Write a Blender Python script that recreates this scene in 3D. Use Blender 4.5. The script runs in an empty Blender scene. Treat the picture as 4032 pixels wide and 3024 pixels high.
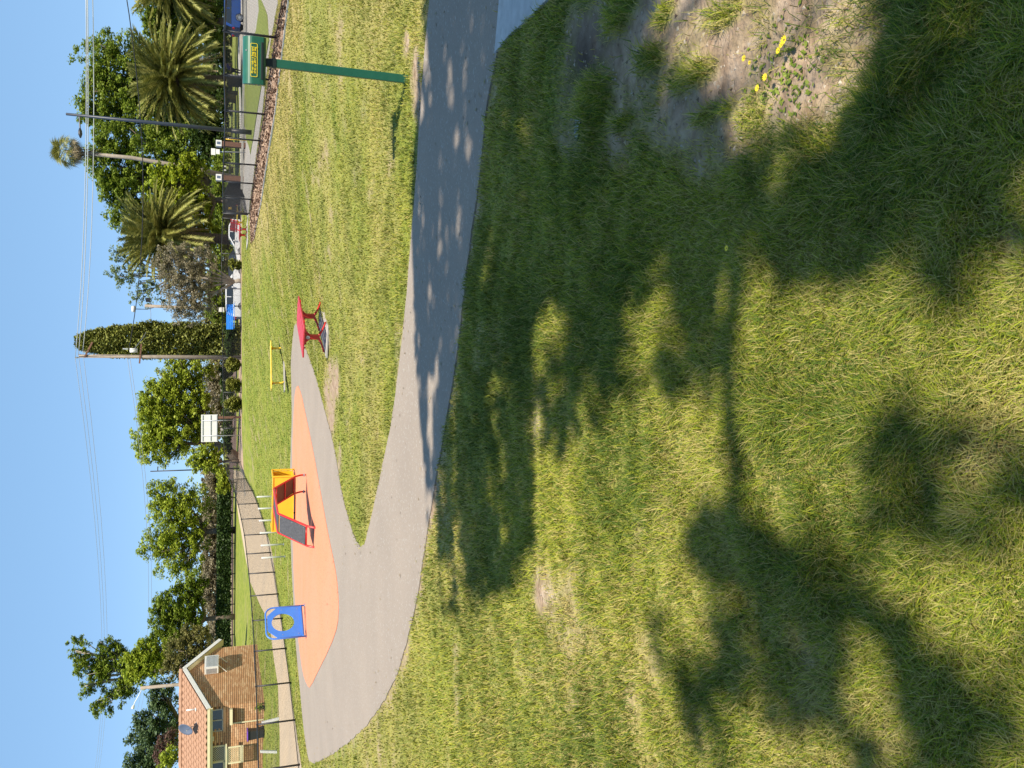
import bpy, bmesh, math, random
import numpy as np
from mathutils import Vector, Matrix
random.seed(7); rng = np.random.default_rng(11)
S = bpy.context.scene; COL = S.collection
# ---------------------------------------------------------------- camera (phone held sideways: image left = up)
F = 3300.0; PITCH = math.radians(19.05); CAMZ = 2.0
cd = bpy.data.cameras.new('camera'); cam = bpy.data.objects.new('camera', cd); COL.objects.link(cam)
cd.sensor_fit = 'HORIZONTAL'; cd.sensor_width = 36.0; cd.lens = F/4032*36; cd.clip_start = .05; cd.clip_end = 3000
R_ = Vector((1,0,0)); U_ = Vector((0,math.sin(PITCH),math.cos(PITCH))); F_ = Vector((0,math.cos(PITCH),-math.sin(PITCH)))
m = Matrix.Identity(4)
for i, v in enumerate((-U_, R_, -F_)):
    for j in range(3): m[j][i] = v[j]
m.translation = (0,0,CAMZ); cam.matrix_world = m; S.camera = cam
# ---------------------------------------------------------------- sun and sky
SUN_EL = math.radians(60); SUN_DIR = Vector((.40*math.cos(SUN_EL), -.917*math.cos(SUN_EL), math.sin(SUN_EL))).normalized()
w = bpy.data.worlds.new('World'); S.world = w; w.use_nodes = True
nt = w.node_tree; bg = nt.nodes['Background']; sk = nt.nodes.new('ShaderNodeTexSky'); sk.sky_type = 'NISHITA'; sk.sun_disc = False
sk.sun_elevation = SUN_EL; sk.sun_rotation = math.atan2(SUN_DIR.x, SUN_DIR.y); sk.air_density = .5; sk.dust_density = .0; sk.ozone_density = 1.5
tint = nt.nodes.new('ShaderNodeMix'); tint.data_type = 'RGBA'; tint.blend_type = 'MULTIPLY'; tint.inputs[0].default_value = 1; tint.inputs[7].default_value = (.3,.3,.3,1)
hz = nt.nodes.new('ShaderNodeMix'); hz.data_type = 'RGBA'; hz.blend_type = 'ADD'; hz.inputs[0].default_value = 1; hz.inputs[7].default_value = (1.36,2.50,3.95,1)   # flat blue added to the sky colour to even out its gradient
nt.links.new(sk.outputs[0], tint.inputs[6]); nt.links.new(tint.outputs[2], hz.inputs[6]); nt.links.new(hz.outputs[2], bg.inputs[0]); bg.inputs[1].default_value = .094
sl = bpy.data.lights.new('sun', 'SUN'); sl.energy = 5.0; sl.angle = math.radians(.55); sl.color = (1,.90,.74)
so = bpy.data.objects.new('sun', sl); COL.objects.link(so); so.rotation_euler = SUN_DIR.to_track_quat('Z','Y').to_euler(); so.location = (0,0,30)
S.view_settings.view_transform = 'Standard'; S.view_settings.look = 'None'; S.view_settings.gamma = 1; S.view_settings.exposure = .85
S.view_settings.use_curve_mapping = False
S.cycles.max_bounces = 6; S.cycles.transparent_max_bounces = 8

# ---------------------------------------------------------------- terrain
def rayd(ix, iy):
    u = 1512-iy; v = 2016-ix
    return np.array([u, F*math.cos(PITCH)+v*math.sin(PITCH), -F*math.sin(PITCH)+v*math.cos(PITCH)])
def W(ix, iy, y):
    d = rayd(ix, iy); return Vector(d*(y/d[1])+np.array([0,0,CAMZ]))
def atH(ix, iy, H):
    d = rayd(ix, iy); p = d*(H/-d[2]); return p
_c = []
for ix, iy, H in ((1097,149,1.22),(1065,330,1.22),(1012,690,1.2),(989,838,1.2),(950,870,1.25),(950,1406,1.25),(949,1819,1.25),
        (1165,2834,2.22),(1114,2434,2.34),(1070,2175,2.3),(1036,2040,2.15),(973,1885,1.63),(1119,1507,2.2),(1287,1387,1.96),
        (1213,2450,1.97),(1244,2117,2.0),(1232,3008,2.1),(1604,313,1.67),(1100,700,1.45),(1145,140,1.3),(1700,1500,1.75),(1060,1300,1.75),
        (1040,2760,1.8),(1000,2540,1.55),(939,100,1.48),(983,521,1.5),(905,2000,.95),(905,2600,.95),(905,1600,1.05),(905,3000,.95)):
    p = atH(ix, iy, H); _c.append((p[0], p[1], H))
_c += [(0,0,1.6),(0,-4,1.58),(3,0,1.58),(-3,0,1.62),(3,72,1.87),(16,72,1.87),(16,95,1.8),(0,95,1.6),(-60,100,.9),(60,100,1.4),(30,40,1.45),(11,30,1.3),(14,22,1.3),(-4,3,1.68),(3,3,1.58)]
_c = np.array(_c)
def _wp(x, y):
    y = np.clip(y, -4, 110); a = np.clip(x/(y+9), -1.1, 1.1)
    return a*4.0, np.log(y+9)*2.2
_ca, _cb = _wp(_c[:,0], _c[:,1]); _e2 = .25**2
_K = np.sqrt((_ca[:,None]-_ca[None])**2+(_cb[:,None]-_cb[None])**2+_e2)
_n = len(_c); _A = np.zeros((_n+1,_n+1)); _A[:_n,:_n] = _K; _A[_n,:_n] = 1; _A[:_n,_n] = 1
_w = np.linalg.solve(_A-np.diag([.01]*_n+[0]), np.r_[_c[:,2],0])
def Zn(x, y):
    x = np.asarray(x, float); y = np.asarray(y, float); sh = x.shape; x = x.ravel(); y = y.ravel(); out = np.empty(x.size)
    for s in range(0, x.size, 20000):
        a, b = _wp(x[s:s+20000], y[s:s+20000])
        out[s:s+20000] = np.sqrt((a[:,None]-_ca)**2+(b[:,None]-_cb)**2+_e2) @ _w[:_n] + _w[_n]
    return (CAMZ-out).reshape(sh)
def Z(x, y): return float(Zn(np.array([x]), np.array([y]))[0])
def Gn(ix, iy):
    d = rayd(ix, iy); t = np.linspace(.02, 1, 1)
    ys = np.exp(np.linspace(math.log(.6), math.log(160), 700)); P = d[None]*(ys/d[1])[:,None]
    z = P[:,2]+CAMZ; g = Zn(P[:,0], P[:,1]); k = np.argmax(z < g)
    if not (z < g).any(): k = len(ys)-1
    k = max(k,1); a = z[k-1]-g[k-1]; b = z[k]-g[k]; f = a/(a-b) if a != b else 1
    p = P[k-1]+(P[k]-P[k-1])*min(max(f,0),1); return p[0], p[1]
def G(ix, iy, dz=0):
    x, y = Gn(ix, iy); return Vector((x, y, Z(x,y)+dz))

# ---------------------------------------------------------------- materials
def mat(name, c, c2=None, scale=8, rough=.6, bump=0, metal=0, spec=.4, bscale=None, detail=4, coat=0):
    c = tuple(v*.82 for v in c); c2 = None if c2 is None else tuple(v*.82 for v in c2)
    m = bpy.data.materials.new(name); m.use_nodes = True; n = m.node_tree.nodes; l = m.node_tree.links; b = n['Principled BSDF']
    b.inputs['Base Color'].default_value = (*c,1); b.inputs['Roughness'].default_value = rough; b.inputs['Metallic'].default_value = metal
    b.inputs['Specular IOR Level'].default_value = spec; b.inputs['Coat Weight'].default_value = coat
    tc = n.new('ShaderNodeTexCoord')
    if c2 is not None:
        t = n.new('ShaderNodeTexNoise'); t.inputs['Scale'].default_value = scale; t.inputs['Detail'].default_value = detail; l.new(tc.outputs['Object'], t.inputs['Vector'])
        r = n.new('ShaderNodeValToRGB'); r.color_ramp.elements[0].position = .3; r.color_ramp.elements[1].position = .7
        r.color_ramp.elements[0].color = (*c,1); r.color_ramp.elements[1].color = (*c2,1)
        l.new(t.outputs['Fac'], r.inputs[0]); l.new(r.outputs[0], b.inputs['Base Color'])
    if bump:
        t2 = n.new('ShaderNodeTexNoise'); t2.inputs['Scale'].default_value = bscale or scale*4; t2.inputs['Detail'].default_value = 5; l.new(tc.outputs['Object'], t2.inputs['Vector'])
        bp = n.new('ShaderNodeBump'); bp.inputs['Strength'].default_value = bump; bp.inputs['Distance'].default_value = .02
        l.new(t2.outputs['Fac'], bp.inputs['Height']); l.new(bp.outputs[0], b.inputs['Normal'])
    return m
def leafmat(name, cols, trans=.38, rough=.55):
    cols = [tuple(v*.8 for v in c) for c in cols]
    m = bpy.data.materials.new(name); m.use_nodes = True; n = m.node_tree.nodes; l = m.node_tree.links; b = n['Principled BSDF']
    b.inputs['Roughness'].default_value = rough; b.inputs['Specular IOR Level'].default_value = .3
    g = n.new('ShaderNodeNewGeometry'); r = n.new('ShaderNodeValToRGB'); e = r.color_ramp.elements
    while len(e) < len(cols): e.new(.5)
    for i, c in enumerate(cols): e[i].position = i/(len(cols)-1); e[i].color = (*c,1)
    l.new(g.outputs['Random Per Island'], r.inputs[0]); l.new(r.outputs[0], b.inputs['Base Color'])
    t = n.new('ShaderNodeBsdfTranslucent'); l.new(r.outputs[0], t.inputs[0]); mx = n.new('ShaderNodeMixShader'); mx.inputs[0].default_value = trans
    l.new(b.outputs[0], mx.inputs[1]); l.new(t.outputs[0], mx.inputs[2]); l.new(mx.outputs[0], n['Material Output'].inputs[0]); return m
M = {}
M['red'] = mat('red_paint', (.62,.022,.02), (.52,.02,.018), 6, .32, coat=.3)
M['redslat'] = mat('red_slat', (.56,.05,.06), (.48,.035,.045), 12, .4)
M['yellow'] = mat('yellow_paint', (.85,.55,.03), (.8,.5,.03), 5, .35, coat=.2)
M['yslat'] = mat('yellow_slat', (.82,.60,.07), (.75,.55,.06), 9, .4)
M['blue'] = mat('blue_paint', (.06,.24,.78), (.055,.21,.70), 5, .35, coat=.2)
M['bslat'] = mat('blue_slat', (.03,.22,.75), (.04,.28,.8), 9, .4)
M['black'] = mat('black_paint', (.02,.021,.024), (.03,.03,.035), 20, .45)
M['wire'] = mat('black_wire', (.022,.022,.026), None, rough=.5)
M['rubber'] = mat('black_rubber_tread', (.045,.047,.055), (.085,.088,.10), 28, .75, bump=.4)
M['rubbund'] = mat('tread_underside', (.12,.07,.05), (.17,.10,.075), 20, .7)
M['galv'] = mat('galvanised_steel', (.5,.52,.55), (.4,.42,.45), 20, .4, metal=.5)
M['white'] = mat('white_paint', (.78,.78,.76), (.7,.7,.68), 6, .45)
M['green'] = mat('green_paint', (.012,.10,.062), (.018,.12,.075), 14, .38, coat=.2)
M['dgreen'] = mat('dark_green_plastic', (.008,.016,.016), None, rough=.5)
M['yprint'] = mat('yellow_print', (.9,.68,.02), None, rough=.5)
M['timber'] = mat('weathered_timber', (.36,.30,.24), (.26,.21,.165), 5, .8, bump=.3)
M['bark'] = mat('bark', (.13,.10,.075), (.2,.155,.12), 8, .9, bump=.5)
M['palebark'] = mat('pale_bark', (.42,.36,.29), (.3,.25,.2), 6, .85, bump=.3)
M['palmbark'] = mat('palm_bark', (.06,.045,.035), (.12,.09,.065), 12, .9, bump=.6)
M['tyre'] = mat('tyre_rubber', (.018,.018,.02), None, rough=.8)
M['rim'] = mat('alloy_rim', (.6,.6,.62), None, rough=.3, metal=.7)
M['glass'] = mat('dark_glass', (.02,.025,.03), None, rough=.08, spec=.8)
M['whitecar'] = mat('white_car_paint', (.72,.73,.74), None, rough=.25, coat=.6)
M['bluecar'] = mat('blue_car_paint', (.02,.075,.30), None, rough=.25, metal=.3, coat=.8)
M['blackcar'] = mat('black_car_paint', (.015,.015,.018), None, rough=.2, coat=.8)
M['taillight'] = mat('tail_light', (.6,.02,.02), None, rough=.2)
M['headlight'] = mat('head_light', (.6,.62,.65), None, rough=.1)
M['mortar'] = mat('mortar', (.16,.09,.055), (.20,.12,.075), 30, .9)  # mortar tone darkened to carry the shadow in the raked joints
M['cream'] = mat('cream_fascia', (.72,.66,.42), (.66,.6,.38), 4, .5)
M['rooftile'] = mat('roof_tile', (.33,.185,.115), (.44,.26,.165), 5, .75, bump=.2)
M['concrete'] = mat('concrete', (.46,.44,.40), (.36,.34,.31), 3, .8, bump=.2)
M['purple'] = mat('purple_lid', (.18,.07,.45), None, rough=.4)
M['bluegrey'] = mat('blue_grey_metal', (.10,.13,.20), (.12,.15,.22), 5, .45)
M['navy'] = mat('dark_navy_steel', (.025,.035,.06), (.035,.045,.07), 5, .45)
M['skin'] = mat('skin', (.45,.26,.18), None, rough=.6)
M['shirt'] = mat('purple_blue_shirt', (.07,.06,.22), None, rough=.9)
M['trouser'] = mat('dark_trousers', (.025,.025,.03), None, rough=.9)
M['brown'] = mat('brown_timber', (.16,.075,.05), (.2,.1,.06), 5, .7)
M['palegreen'] = mat('pale_green_roof', (.42,.56,.46), (.46,.6,.5), 2, .6)
def brickmat():
    m = leafmat('brick', [(.47,.25,.125),(.56,.31,.155),(.51,.28,.14),(.68,.44,.25),(.54,.30,.15)], 0.0, .85); return m
M['brick'] = brickmat()
def mbrick_obj():
    m = bpy.data.materials.new('brick_single'); m.use_nodes = True; n = m.node_tree.nodes; l = m.node_tree.links; b = n['Principled BSDF']
    o = n.new('ShaderNodeObjectInfo'); r = n.new('ShaderNodeValToRGB'); e = r.color_ramp.elements; e.new(.4); e.new(.7)
    for i, c in enumerate([(.37,.195,.10),(.45,.25,.125),(.41,.22,.11),(.55,.35,.20)]): e[i].color = (*c,1)
    l.new(o.outputs['Random'], r.inputs[0]); l.new(r.outputs[0], b.inputs['Base Color']); b.inputs['Roughness'].default_value = .85; return m
M['brick1'] = mbrick_obj()
LG = {
 'mid': leafmat('leaf_mid_green', [(.12,.19,.022),(.21,.29,.032),(.31,.39,.05),(.16,.23,.026)]),
 'bright': leafmat('leaf_bright_green', [(.24,.32,.03),(.38,.47,.045),(.50,.57,.07),(.30,.39,.034)]),
 'lime': leafmat('leaf_lime', [(.22,.30,.016),(.38,.46,.03),(.46,.52,.045),(.17,.26,.02)]),
 'dark': leafmat('leaf_dark_green', [(.03,.06,.014),(.06,.11,.02),(.10,.16,.03),(.045,.08,.016)]),
 'olive': leafmat('leaf_olive', [(.13,.13,.035),(.22,.21,.06),(.29,.27,.085),(.16,.155,.045)]),
 'bluish': leafmat('leaf_blue_green', [(.07,.12,.055),(.13,.20,.085),(.19,.27,.12),(.09,.15,.07)]),
 'grey': leafmat('leaf_grey', [(.20,.18,.09),(.32,.28,.18),(.42,.37,.26),(.26,.23,.13)]),
 'cypress': leafmat('leaf_cypress', [(.12,.14,.025),(.20,.22,.04),(.29,.30,.06),(.15,.17,.03)], .1),
 'shrub': leafmat('leaf_shrub', [(.14,.16,.02),(.22,.24,.035),(.30,.30,.05),(.18,.20,.03)], .15),
 'palm': leafmat('leaf_palm', [(.11,.13,.022),(.24,.25,.05),(.46,.44,.13),(.16,.18,.04)], .2),
 'palmdead': leafmat('leaf_palm_dry', [(.22,.17,.09),(.34,.27,.15),(.42,.34,.20),(.18,.13,.07)], .1),
 'pale': leafmat('leaf_pale_green', [(.16,.22,.09),(.25,.32,.13),(.34,.41,.18),(.20,.27,.11)], .45),
 'purple': leafmat('leaf_purple_brown', [(.12,.06,.05),(.18,.10,.08),(.22,.13,.10),(.14,.09,.06)]),
 'hedge': leafmat('leaf_hedge', [(.02,.04,.012),(.04,.08,.018),(.07,.12,.025),(.03,.06,.015)], .1),
}
# ---------------------------------------------------------------- builders
def tag(o, label=None, cat=None, group=None, kind=None):
    if label: o['label'] = label
    if cat: o['category'] = cat
    if group: o['group'] = group
    if kind: o['kind'] = kind
    return o
def thing(name, label, cat, loc=(0,0,0), rz=0, group=None):
    o = bpy.data.objects.new(name, None); COL.objects.link(o); o.location = loc; o.rotation_euler = (0,0,rz); o.empty_display_size = .2
    return tag(o, label, cat, group)
def link(name, me, parent=None, loc=None):
    o = bpy.data.objects.new(name, me); COL.objects.link(o)
    if parent is not None: o.parent = parent
    if loc is not None: o.location = loc
    return o
class MB:
    def __init__(s): s.v = []; s.f = []
    def add(s, vs, fs):
        b = len(s.v); s.v += [tuple(v) for v in vs]; s.f += [tuple(i+b for i in f) for f in fs]; return s
    def box(s, c, d, rz=0, ax=None):
        hx, hy, hz = d[0]/2, d[1]/2, d[2]/2; c = Vector(c); rot = ax if ax is not None else Matrix.Rotation(rz,3,'Z')
        vs = [c+rot@Vector((x*hx,y*hy,z*hz)) for z in (-1,1) for x,y in ((-1,-1),(1,-1),(1,1),(-1,1))]
        return s.add(vs, [(3,2,1,0),(4,5,6,7),(0,1,5,4),(1,2,6,5),(2,3,7,6),(3,0,4,7)])
    def tube(s, pts, r, n=8, cap=True):
        pts = [Vector(p) for p in pts]; k = len(pts); rs = r if isinstance(r,(list,tuple)) else [r]*k; b = len(s.v)
        up = None
        for i, p in enumerate(pts):
            t = (pts[min(i+1,k-1)]-pts[max(i-1,0)]).normalized()
            if up is None: up = t.orthogonal().normalized()
            up = (up-t*up.dot(t)).normalized(); q = t.cross(up)
            for j in range(n):
                a = 2*math.pi*j/n; s.v.append(tuple(p+(up*math.cos(a)+q*math.sin(a))*rs[i]))
        for i in range(k-1):
            for j in range(n):
                j2 = (j+1)%n; s.f.append((b+i*n+j, b+i*n+j2, b+(i+1)*n+j2, b+(i+1)*n+j))
        if cap: s.f.append(tuple(b+j for j in reversed(range(n)))); s.f.append(tuple(b+(k-1)*n+j for j in range(n)))
        return s
    def bar(s, a, b, w, h, up=(0,0,1)):
        a = Vector(a); b = Vector(b); t = (b-a); L = t.length; t.normalize(); u = Vector(up); u = (u-t*u.dot(t)).normalized(); q = t.cross(u)
        ax = Matrix((t,q,u)).transposed(); return s.box((a+b)/2, (L,w,h), ax=ax)
    def prism(s, poly, axis_o, ex, ey, ez, depth):
        o = Vector(axis_o); ex = Vector(ex); ey = Vector(ey); ez = Vector(ez); n = len(poly)
        vs = [o+ex*p[0]+ey*p[1] for p in poly]+[o+ex*p[0]+ey*p[1]+ez*depth for p in poly]
        return s.add(vs, [tuple(reversed(range(n))), tuple(range(n,2*n))]+[(i,(i+1)%n,n+(i+1)%n,n+i) for i in range(n)])
    def build(s, name, m, parent=None, smooth=False, off=None, bevel=0):
        me = bpy.data.meshes.new(name); v = s.v
        if off is not None: v = [(a-off[0],b-off[1],c-off[2]) for a,b,c in v]
        me.from_pydata(v, [], s.f); me.materials.append(M[m] if isinstance(m,str) else m); me.update()
        if smooth: me.polygons.foreach_set('use_smooth', [True]*len(me.polygons))
        o = link(name, me, parent)
        if bevel:
            b = o.modifiers.new('bevel','BEVEL'); b.width = bevel; b.segments = 2; b.limit_method = 'ANGLE'
        return o
def npmesh(name, V, Fa, m, nv, smooth=False, cols=None):
    me = bpy.data.meshes.new(name); V = np.ascontiguousarray(V, dtype=np.float32); me.vertices.add(len(V)); me.vertices.foreach_set('co', V.ravel())
    Fa = np.ascontiguousarray(Fa, dtype=np.int32); k = Fa.shape[0]
    me.loops.add(Fa.size); me.loops.foreach_set('vertex_index', Fa.ravel()); me.polygons.add(k)
    me.polygons.foreach_set('loop_start', np.arange(0, Fa.size, nv, dtype=np.int32)); me.polygons.foreach_set('loop_total', np.full(k, nv, dtype=np.int32))
    if smooth: me.polygons.foreach_set('use_smooth', np.ones(k, bool))
    me.update(calc_edges=True)
    if cols is not None:
        a = me.color_attributes.new('Col','FLOAT_COLOR','POINT'); a.data.foreach_set('color', np.ascontiguousarray(cols,dtype=np.float32).ravel())
    me.materials.append(m); return me
def copy_thing(root, loc, rz=None, label=None):
    c = root.copy(); COL.objects.link(c); c.location = loc
    if rz is not None: c.rotation_euler = (0,0,rz)
    if label: c['label'] = label
    for ch in list(root.children):
        d = ch.copy(); COL.objects.link(d); d.parent = c
        for g in ch.children:
            e = g.copy(); COL.objects.link(e); e.parent = d
    return c
# value noise
_perm = rng.random((256,256))
def vnoise(x, y, sc=1.0, seed=0):
    x = np.asarray(x)/sc+seed*17.3; y = np.asarray(y)/sc+seed*9.1; xi = np.floor(x).astype(int); yi = np.floor(y).astype(int); fx = x-xi; fy = y-yi
    fx = fx*fx*(3-2*fx); fy = fy*fy*(3-2*fy); g = lambda a,b: _perm[a%256,b%256]
    return (g(xi,yi)*(1-fx)+g(xi+1,yi)*fx)*(1-fy)+(g(xi,yi+1)*(1-fx)+g(xi+1,yi+1)*fx)*fy
def fbm(x, y, sc, seed=0, o=3): return sum(vnoise(x,y,sc/2**k,seed+k)/2**k for k in range(o))/sum(1/2**k for k in range(o))
def inpoly(x, y, poly):
    x = np.asarray(x); y = np.asarray(y); c = np.zeros(x.shape, bool); n = len(poly)
    for i in range(n):
        x1,y1 = poly[i]; x2,y2 = poly[(i+1)%n]
        if y1 == y2: continue
        c ^= ((y1 > y) != (y2 > y)) & (x < (x2-x1)*(y-y1)/(y2-y1)+x1)
    return c
def segdist(x, y, pts):
    d = np.full(np.shape(x), 1e9)
    for (x1,y1),(x2,y2) in zip(pts[:-1], pts[1:]):
        L = (x2-x1)**2+(y2-y1)**2+1e-9; t = np.clip(((x-x1)*(x2-x1)+(y-y1)*(y2-y1))/L,0,1)
        d = np.minimum(d, np.hypot(x-x1-t*(x2-x1), y-y1-t*(y2-y1)))
    return d
def GP(pts, k=1.0): return [Gn(a*k, b*k) for a, b in pts]
K = 4032/2212
# ---------------------------------------------------------------- outlines on the ground (read in image px, laid on terrain)
def smoothpoly(pts, it=2):
    for _ in range(it):
        q = []
        for i in range(len(pts)):
            a = pts[i]; b = pts[(i+1)%len(pts)]; q += [(a[0]*.75+b[0]*.25, a[1]*.75+b[1]*.25),(a[0]*.25+b[0]*.75, a[1]*.25+b[1]*.75)]
        pts = q
    return pts
path_near_far = [(938,-60),(930,0),(915,150),(905,330),(893,480),(880,640),(868,760),(850,900),(825,1020),(800,1130),(785,1192)]
path_isl = [(762,1150),(740,1070),(722,960),(700,880),(682,810),(664,762),(650,720),(638,690)]
path_far = [(632,740),(628,800),(626,1000),(627,1100),(629,1200),(634,1300),(640,1400),(648,1480),(655,1560),(663,1620),(670,1652)]
path_near = [(700,1640),(740,1615),(780,1580),(815,1540),(840,1500),(862,1450),(880,1390),(897,1320),(908,1260),(918,1200),(925,1150),(940,1050),(958,950),(975,860),(990,760),(1000,680),(1010,600),(1018,520),(1036,403),(1048,290),(1058,206),(1077,112),(1088,0),(1096,-60)]
PATH = GP(path_near_far+path_isl+path_far+path_near, K)
ORANGE = GP([(643,828),(652,850),(660,890),(677,970),(690,1040),(700,1095),(712,1160),(725,1220),(732,1270),(734,1330),(727,1370),(700,1430),(672,1487),(665,1480),(656,1455),(648,1400),(641,1330),(636,1250),(633,1150),(631.5,1050),(633,940),(637,860)], K)
ISLAND_EDGE = GP(path_near_far+path_isl, K)
NEAR_EDGE = GP(path_near, K)
PAD = GP([(1984,-90),(1958,210),(2010,145),(2090,75),(2170,-5),(2260,-90)])
BED = GP([(1128,-60),(1090,140),(1063,315),(1043,451),(1025,555),(1010,651),(998,740),(984,845),(990,960),(1003,940),(1030,800),(1058,610),(1085,450),(1110,260),(1140,0),(1150,-60)])   # bark bed along right fence
FARBED = GP([(941,800),(940,1100),(940,1500),(939,1830),(960,1850),(953,1700),(952,1400),(952,1100),(953,860)])
OUTPATH = GP([(917,1850),(922,1900),(935,2000),(950,2090),(968,2200),(985,2290),(1012,2350),(1046,2420),(1066,2480),(1080,2600),(1096,2700),(1103,2900),(1103,3100),(1200,3100),(1180,2960),(1155,2790),(1135,2640),(1122,2540),(1105,2420),(1090,2310),(1076,2200),(1062,2130),(1040,2070),(1020,2000),(1000,1950),(970,1893),(952,1860)])
HEDGEBED = GP([(903,1880),(903,2300),(902,2800),(916,2800),(919,2500),(920,2200),(919,2000),(918,1860),(918,1500),(916,1405),(905,1405)])
MULCH2 = GP([(917,1400),(917,1600),(916,1830),(931,1840),(931,1600),(930,1400)])
PAVE = GP([(1080,-120),(1096,10),(1072,140),(1046,330),(1028,480),(1010,610),(996,720),(984,800),(978,860),(960,830),(951,700),(948,600),(944,500),(940,300),(938,100),(936,-120)])
VERGE = GP([(1010,-120),(1020,-20),(1055,60),(1062,160),(1038,290),(1022,400),(1010,470),(1000,540),(988,608),(975,560),(965,500),(955,440),(946,330),(952,260),(985,190),(1010,120),(1022,40)])
ROAD = [(-8,63),(60,58),(90,58),(90,74),(-8,74)]
# ---------------------------------------------------------------- ground sheet
def lines(a, b, fn):
    o = [a]
    while o[-1] < b: o.append(o[-1]+fn(o[-1]))
    return o
ylin = [-60,-30,-14,-8,-5]+lines(-3, .6, lambda t: .06)+lines(.66, 4.2, lambda t: .025)+lines(4.24, 9, lambda t: .09)[:]+lines(9.2, 120, lambda t: .05+.012*t)+[135,180,300,600,1400]
xlin = sorted(set([-1400,-500,-220,-120,-80]+[-v for v in lines(4.6, 60, lambda t: .05+.05*t)]+list(np.arange(-4.5,-.9,.09))+list(np.arange(-.9,2.4,.035))+list(np.arange(2.4,4.51,.09))+lines(4.6, 60, lambda t: .05+.05*t)+[80,120,220,500,1400]))
X, Y = np.meshgrid(np.array(xlin), np.array(ylin)); ZZ = Zn(X, Y)
off_path = ~inpoly(X,Y,PATH) & ~inpoly(X,Y,PAD)
# soil blobs: (ix,iy,rx,ry,weight)
SOILPX = [(2290,300,110,290,1),(2450,470,110,150,.8),(2560,150,230,260,1.0),(2700,430,200,190,1),(2850,600,150,120,.9),(2900,250,230,310,1),(3260,180,200,290,1.1),(3080,330,150,180,1),(2640,60,300,110,.9),(3100,60,220,110,.8),
 (2480,620,60,80,.6),(4000,1010,70,120,.9),(4010,1560,60,120,.8),(3190,2560,70,80,.8),(2560,2600,60,100,.7),(2080,2620,50,110,.6),(2150,2350,40,150,.5),(2330,2480,60,60,.5),(2440,2200,80,40,.5),(2500,2700,40,120,.6),(2780,2900,60,110,.6),(3560,2900,80,90,.7),(3000,2620,50,60,.5),
 (1300,1560,22,140,1),(1322,1500,14,90,1),(1335,1800,14,60,.5),(1640,330,22,140,1),(1655,520,14,240,.9),(1600,180,16,70,.7),(1640,820,8,300,.5),(1280,1330,20,80,.5)]
SOIL = []
for ix, iy, rx, ry, wt in SOILPX:
    c = Gn(ix,iy); a = Gn(ix-rx,iy); b = Gn(ix,iy+ry); SOIL.append((c[0],c[1],max(abs(a[1]-c[1]),.03),max(abs(b[0]-c[0]),.03),wt if (iy < 700 or ix < 1400) else wt*.62))
TUFTPX = [(2346,400,75,150),(2570,235,60,70),(2757,294,70,60),(2785,460,60,50),(2465,480,50,50),(2680,330,40,50),(2450,60,60,90),(2180,60,60,170),(2860,60,60,60),(2620,60,50,60),(2870,430,40,40)]
TUFT = []
for ix, iy, rx, ry in TUFTPX:
    c = Gn(ix,iy); a = Gn(ix-rx,iy); b = Gn(ix,iy+ry); TUFT.append((c[0],c[1],max(abs(a[1]-c[1]),.03),max(abs(b[0]-c[0]),.03)))
def tuftness(x, y):
    t = np.zeros(np.shape(x))
    for cx,cy,ry,rx in TUFT: t = np.maximum(t, np.clip(1.5-1.3*np.hypot((x-cx)/rx,(y-cy)/ry),0,1))
    return t
def soilness(x, y): return soil0(x,y)*(1-tuftness(x,y))
def soil0(x, y):
    s = np.zeros(np.shape(x))
    for cx,cy,ry,rx,wt in SOIL: s = np.maximum(s, wt*np.clip(1.6-1.2*np.hypot((x-cx)/rx,(y-cy)/ry),0,1))
    dn = segdist(x,y,NEAR_EDGE); s = np.maximum(s, .6*np.clip(1-dn/.2,0,1)); di = segdist(x,y,ISLAND_EDGE[:8]); s = np.maximum(s, .55*np.clip(1-di/.10,0,1))
    return np.clip(s+(fbm(x,y,.22,5)-.5)*1.5*np.clip(s*3,0,1)+np.clip(fbm(x,y,.5,21)-.64,0,1)*3.0,0,1)
def dryness(x, y):   # straw coloured lawn towards the bark bed and in drifts
    d = np.clip(fbm(x,y,1.6,9)*1.5-.45,0,1)*.6+np.clip(1-segdist(x,y,BED[8:16])/2.6,0,1)*.9
    return np.clip(d+np.clip((x-2)/6,0,1)*.15*np.clip(y/10,0,1)-np.clip((y-27)/14,0,.35),0,1)
def disp(x, y):
    d = np.minimum(segdist(x,y,PATH+[PATH[0]]), segdist(x,y,PAD+[PAD[0]]))
    so1 = soil0(x,y)
    return ((fbm(x,y,.5,3)-.5)*.045+(fbm(x,y,.13,71,3)-.5)*.035*so1+.012*tuftness(x,y)*so1)*np.clip(1-np.hypot(x,y)/14,0,1)*np.clip(d/.35,0,1)
ZZ = ZZ+disp(X,Y)*off_path
so_ = soilness(X,Y); dr = dryness(X,Y); wet = np.clip(1-np.hypot((X-SOIL[0][0])/(SOIL[0][3]*1.3),(Y-SOIL[0][1])/(SOIL[0][2]*1.3)),0,1)
cols = np.stack([so_, dr, wet, np.ones_like(X)],-1).reshape(-1,4)
ny, nx = X.shape; idx = np.arange(ny*nx).reshape(ny,nx); Fq = np.stack([idx[:-1,:-1],idx[:-1,1:],idx[1:,1:],idx[1:,:-1]],-1).reshape(-1,4)
gm = bpy.data.materials.new('lawn_ground'); gm.use_nodes = True; n = gm.node_tree.nodes; l = gm.node_tree.links; b = n['Principled BSDF']; b.inputs['Roughness'].default_value = .95; b.inputs['Specular IOR Level'].default_value = .1
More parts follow.
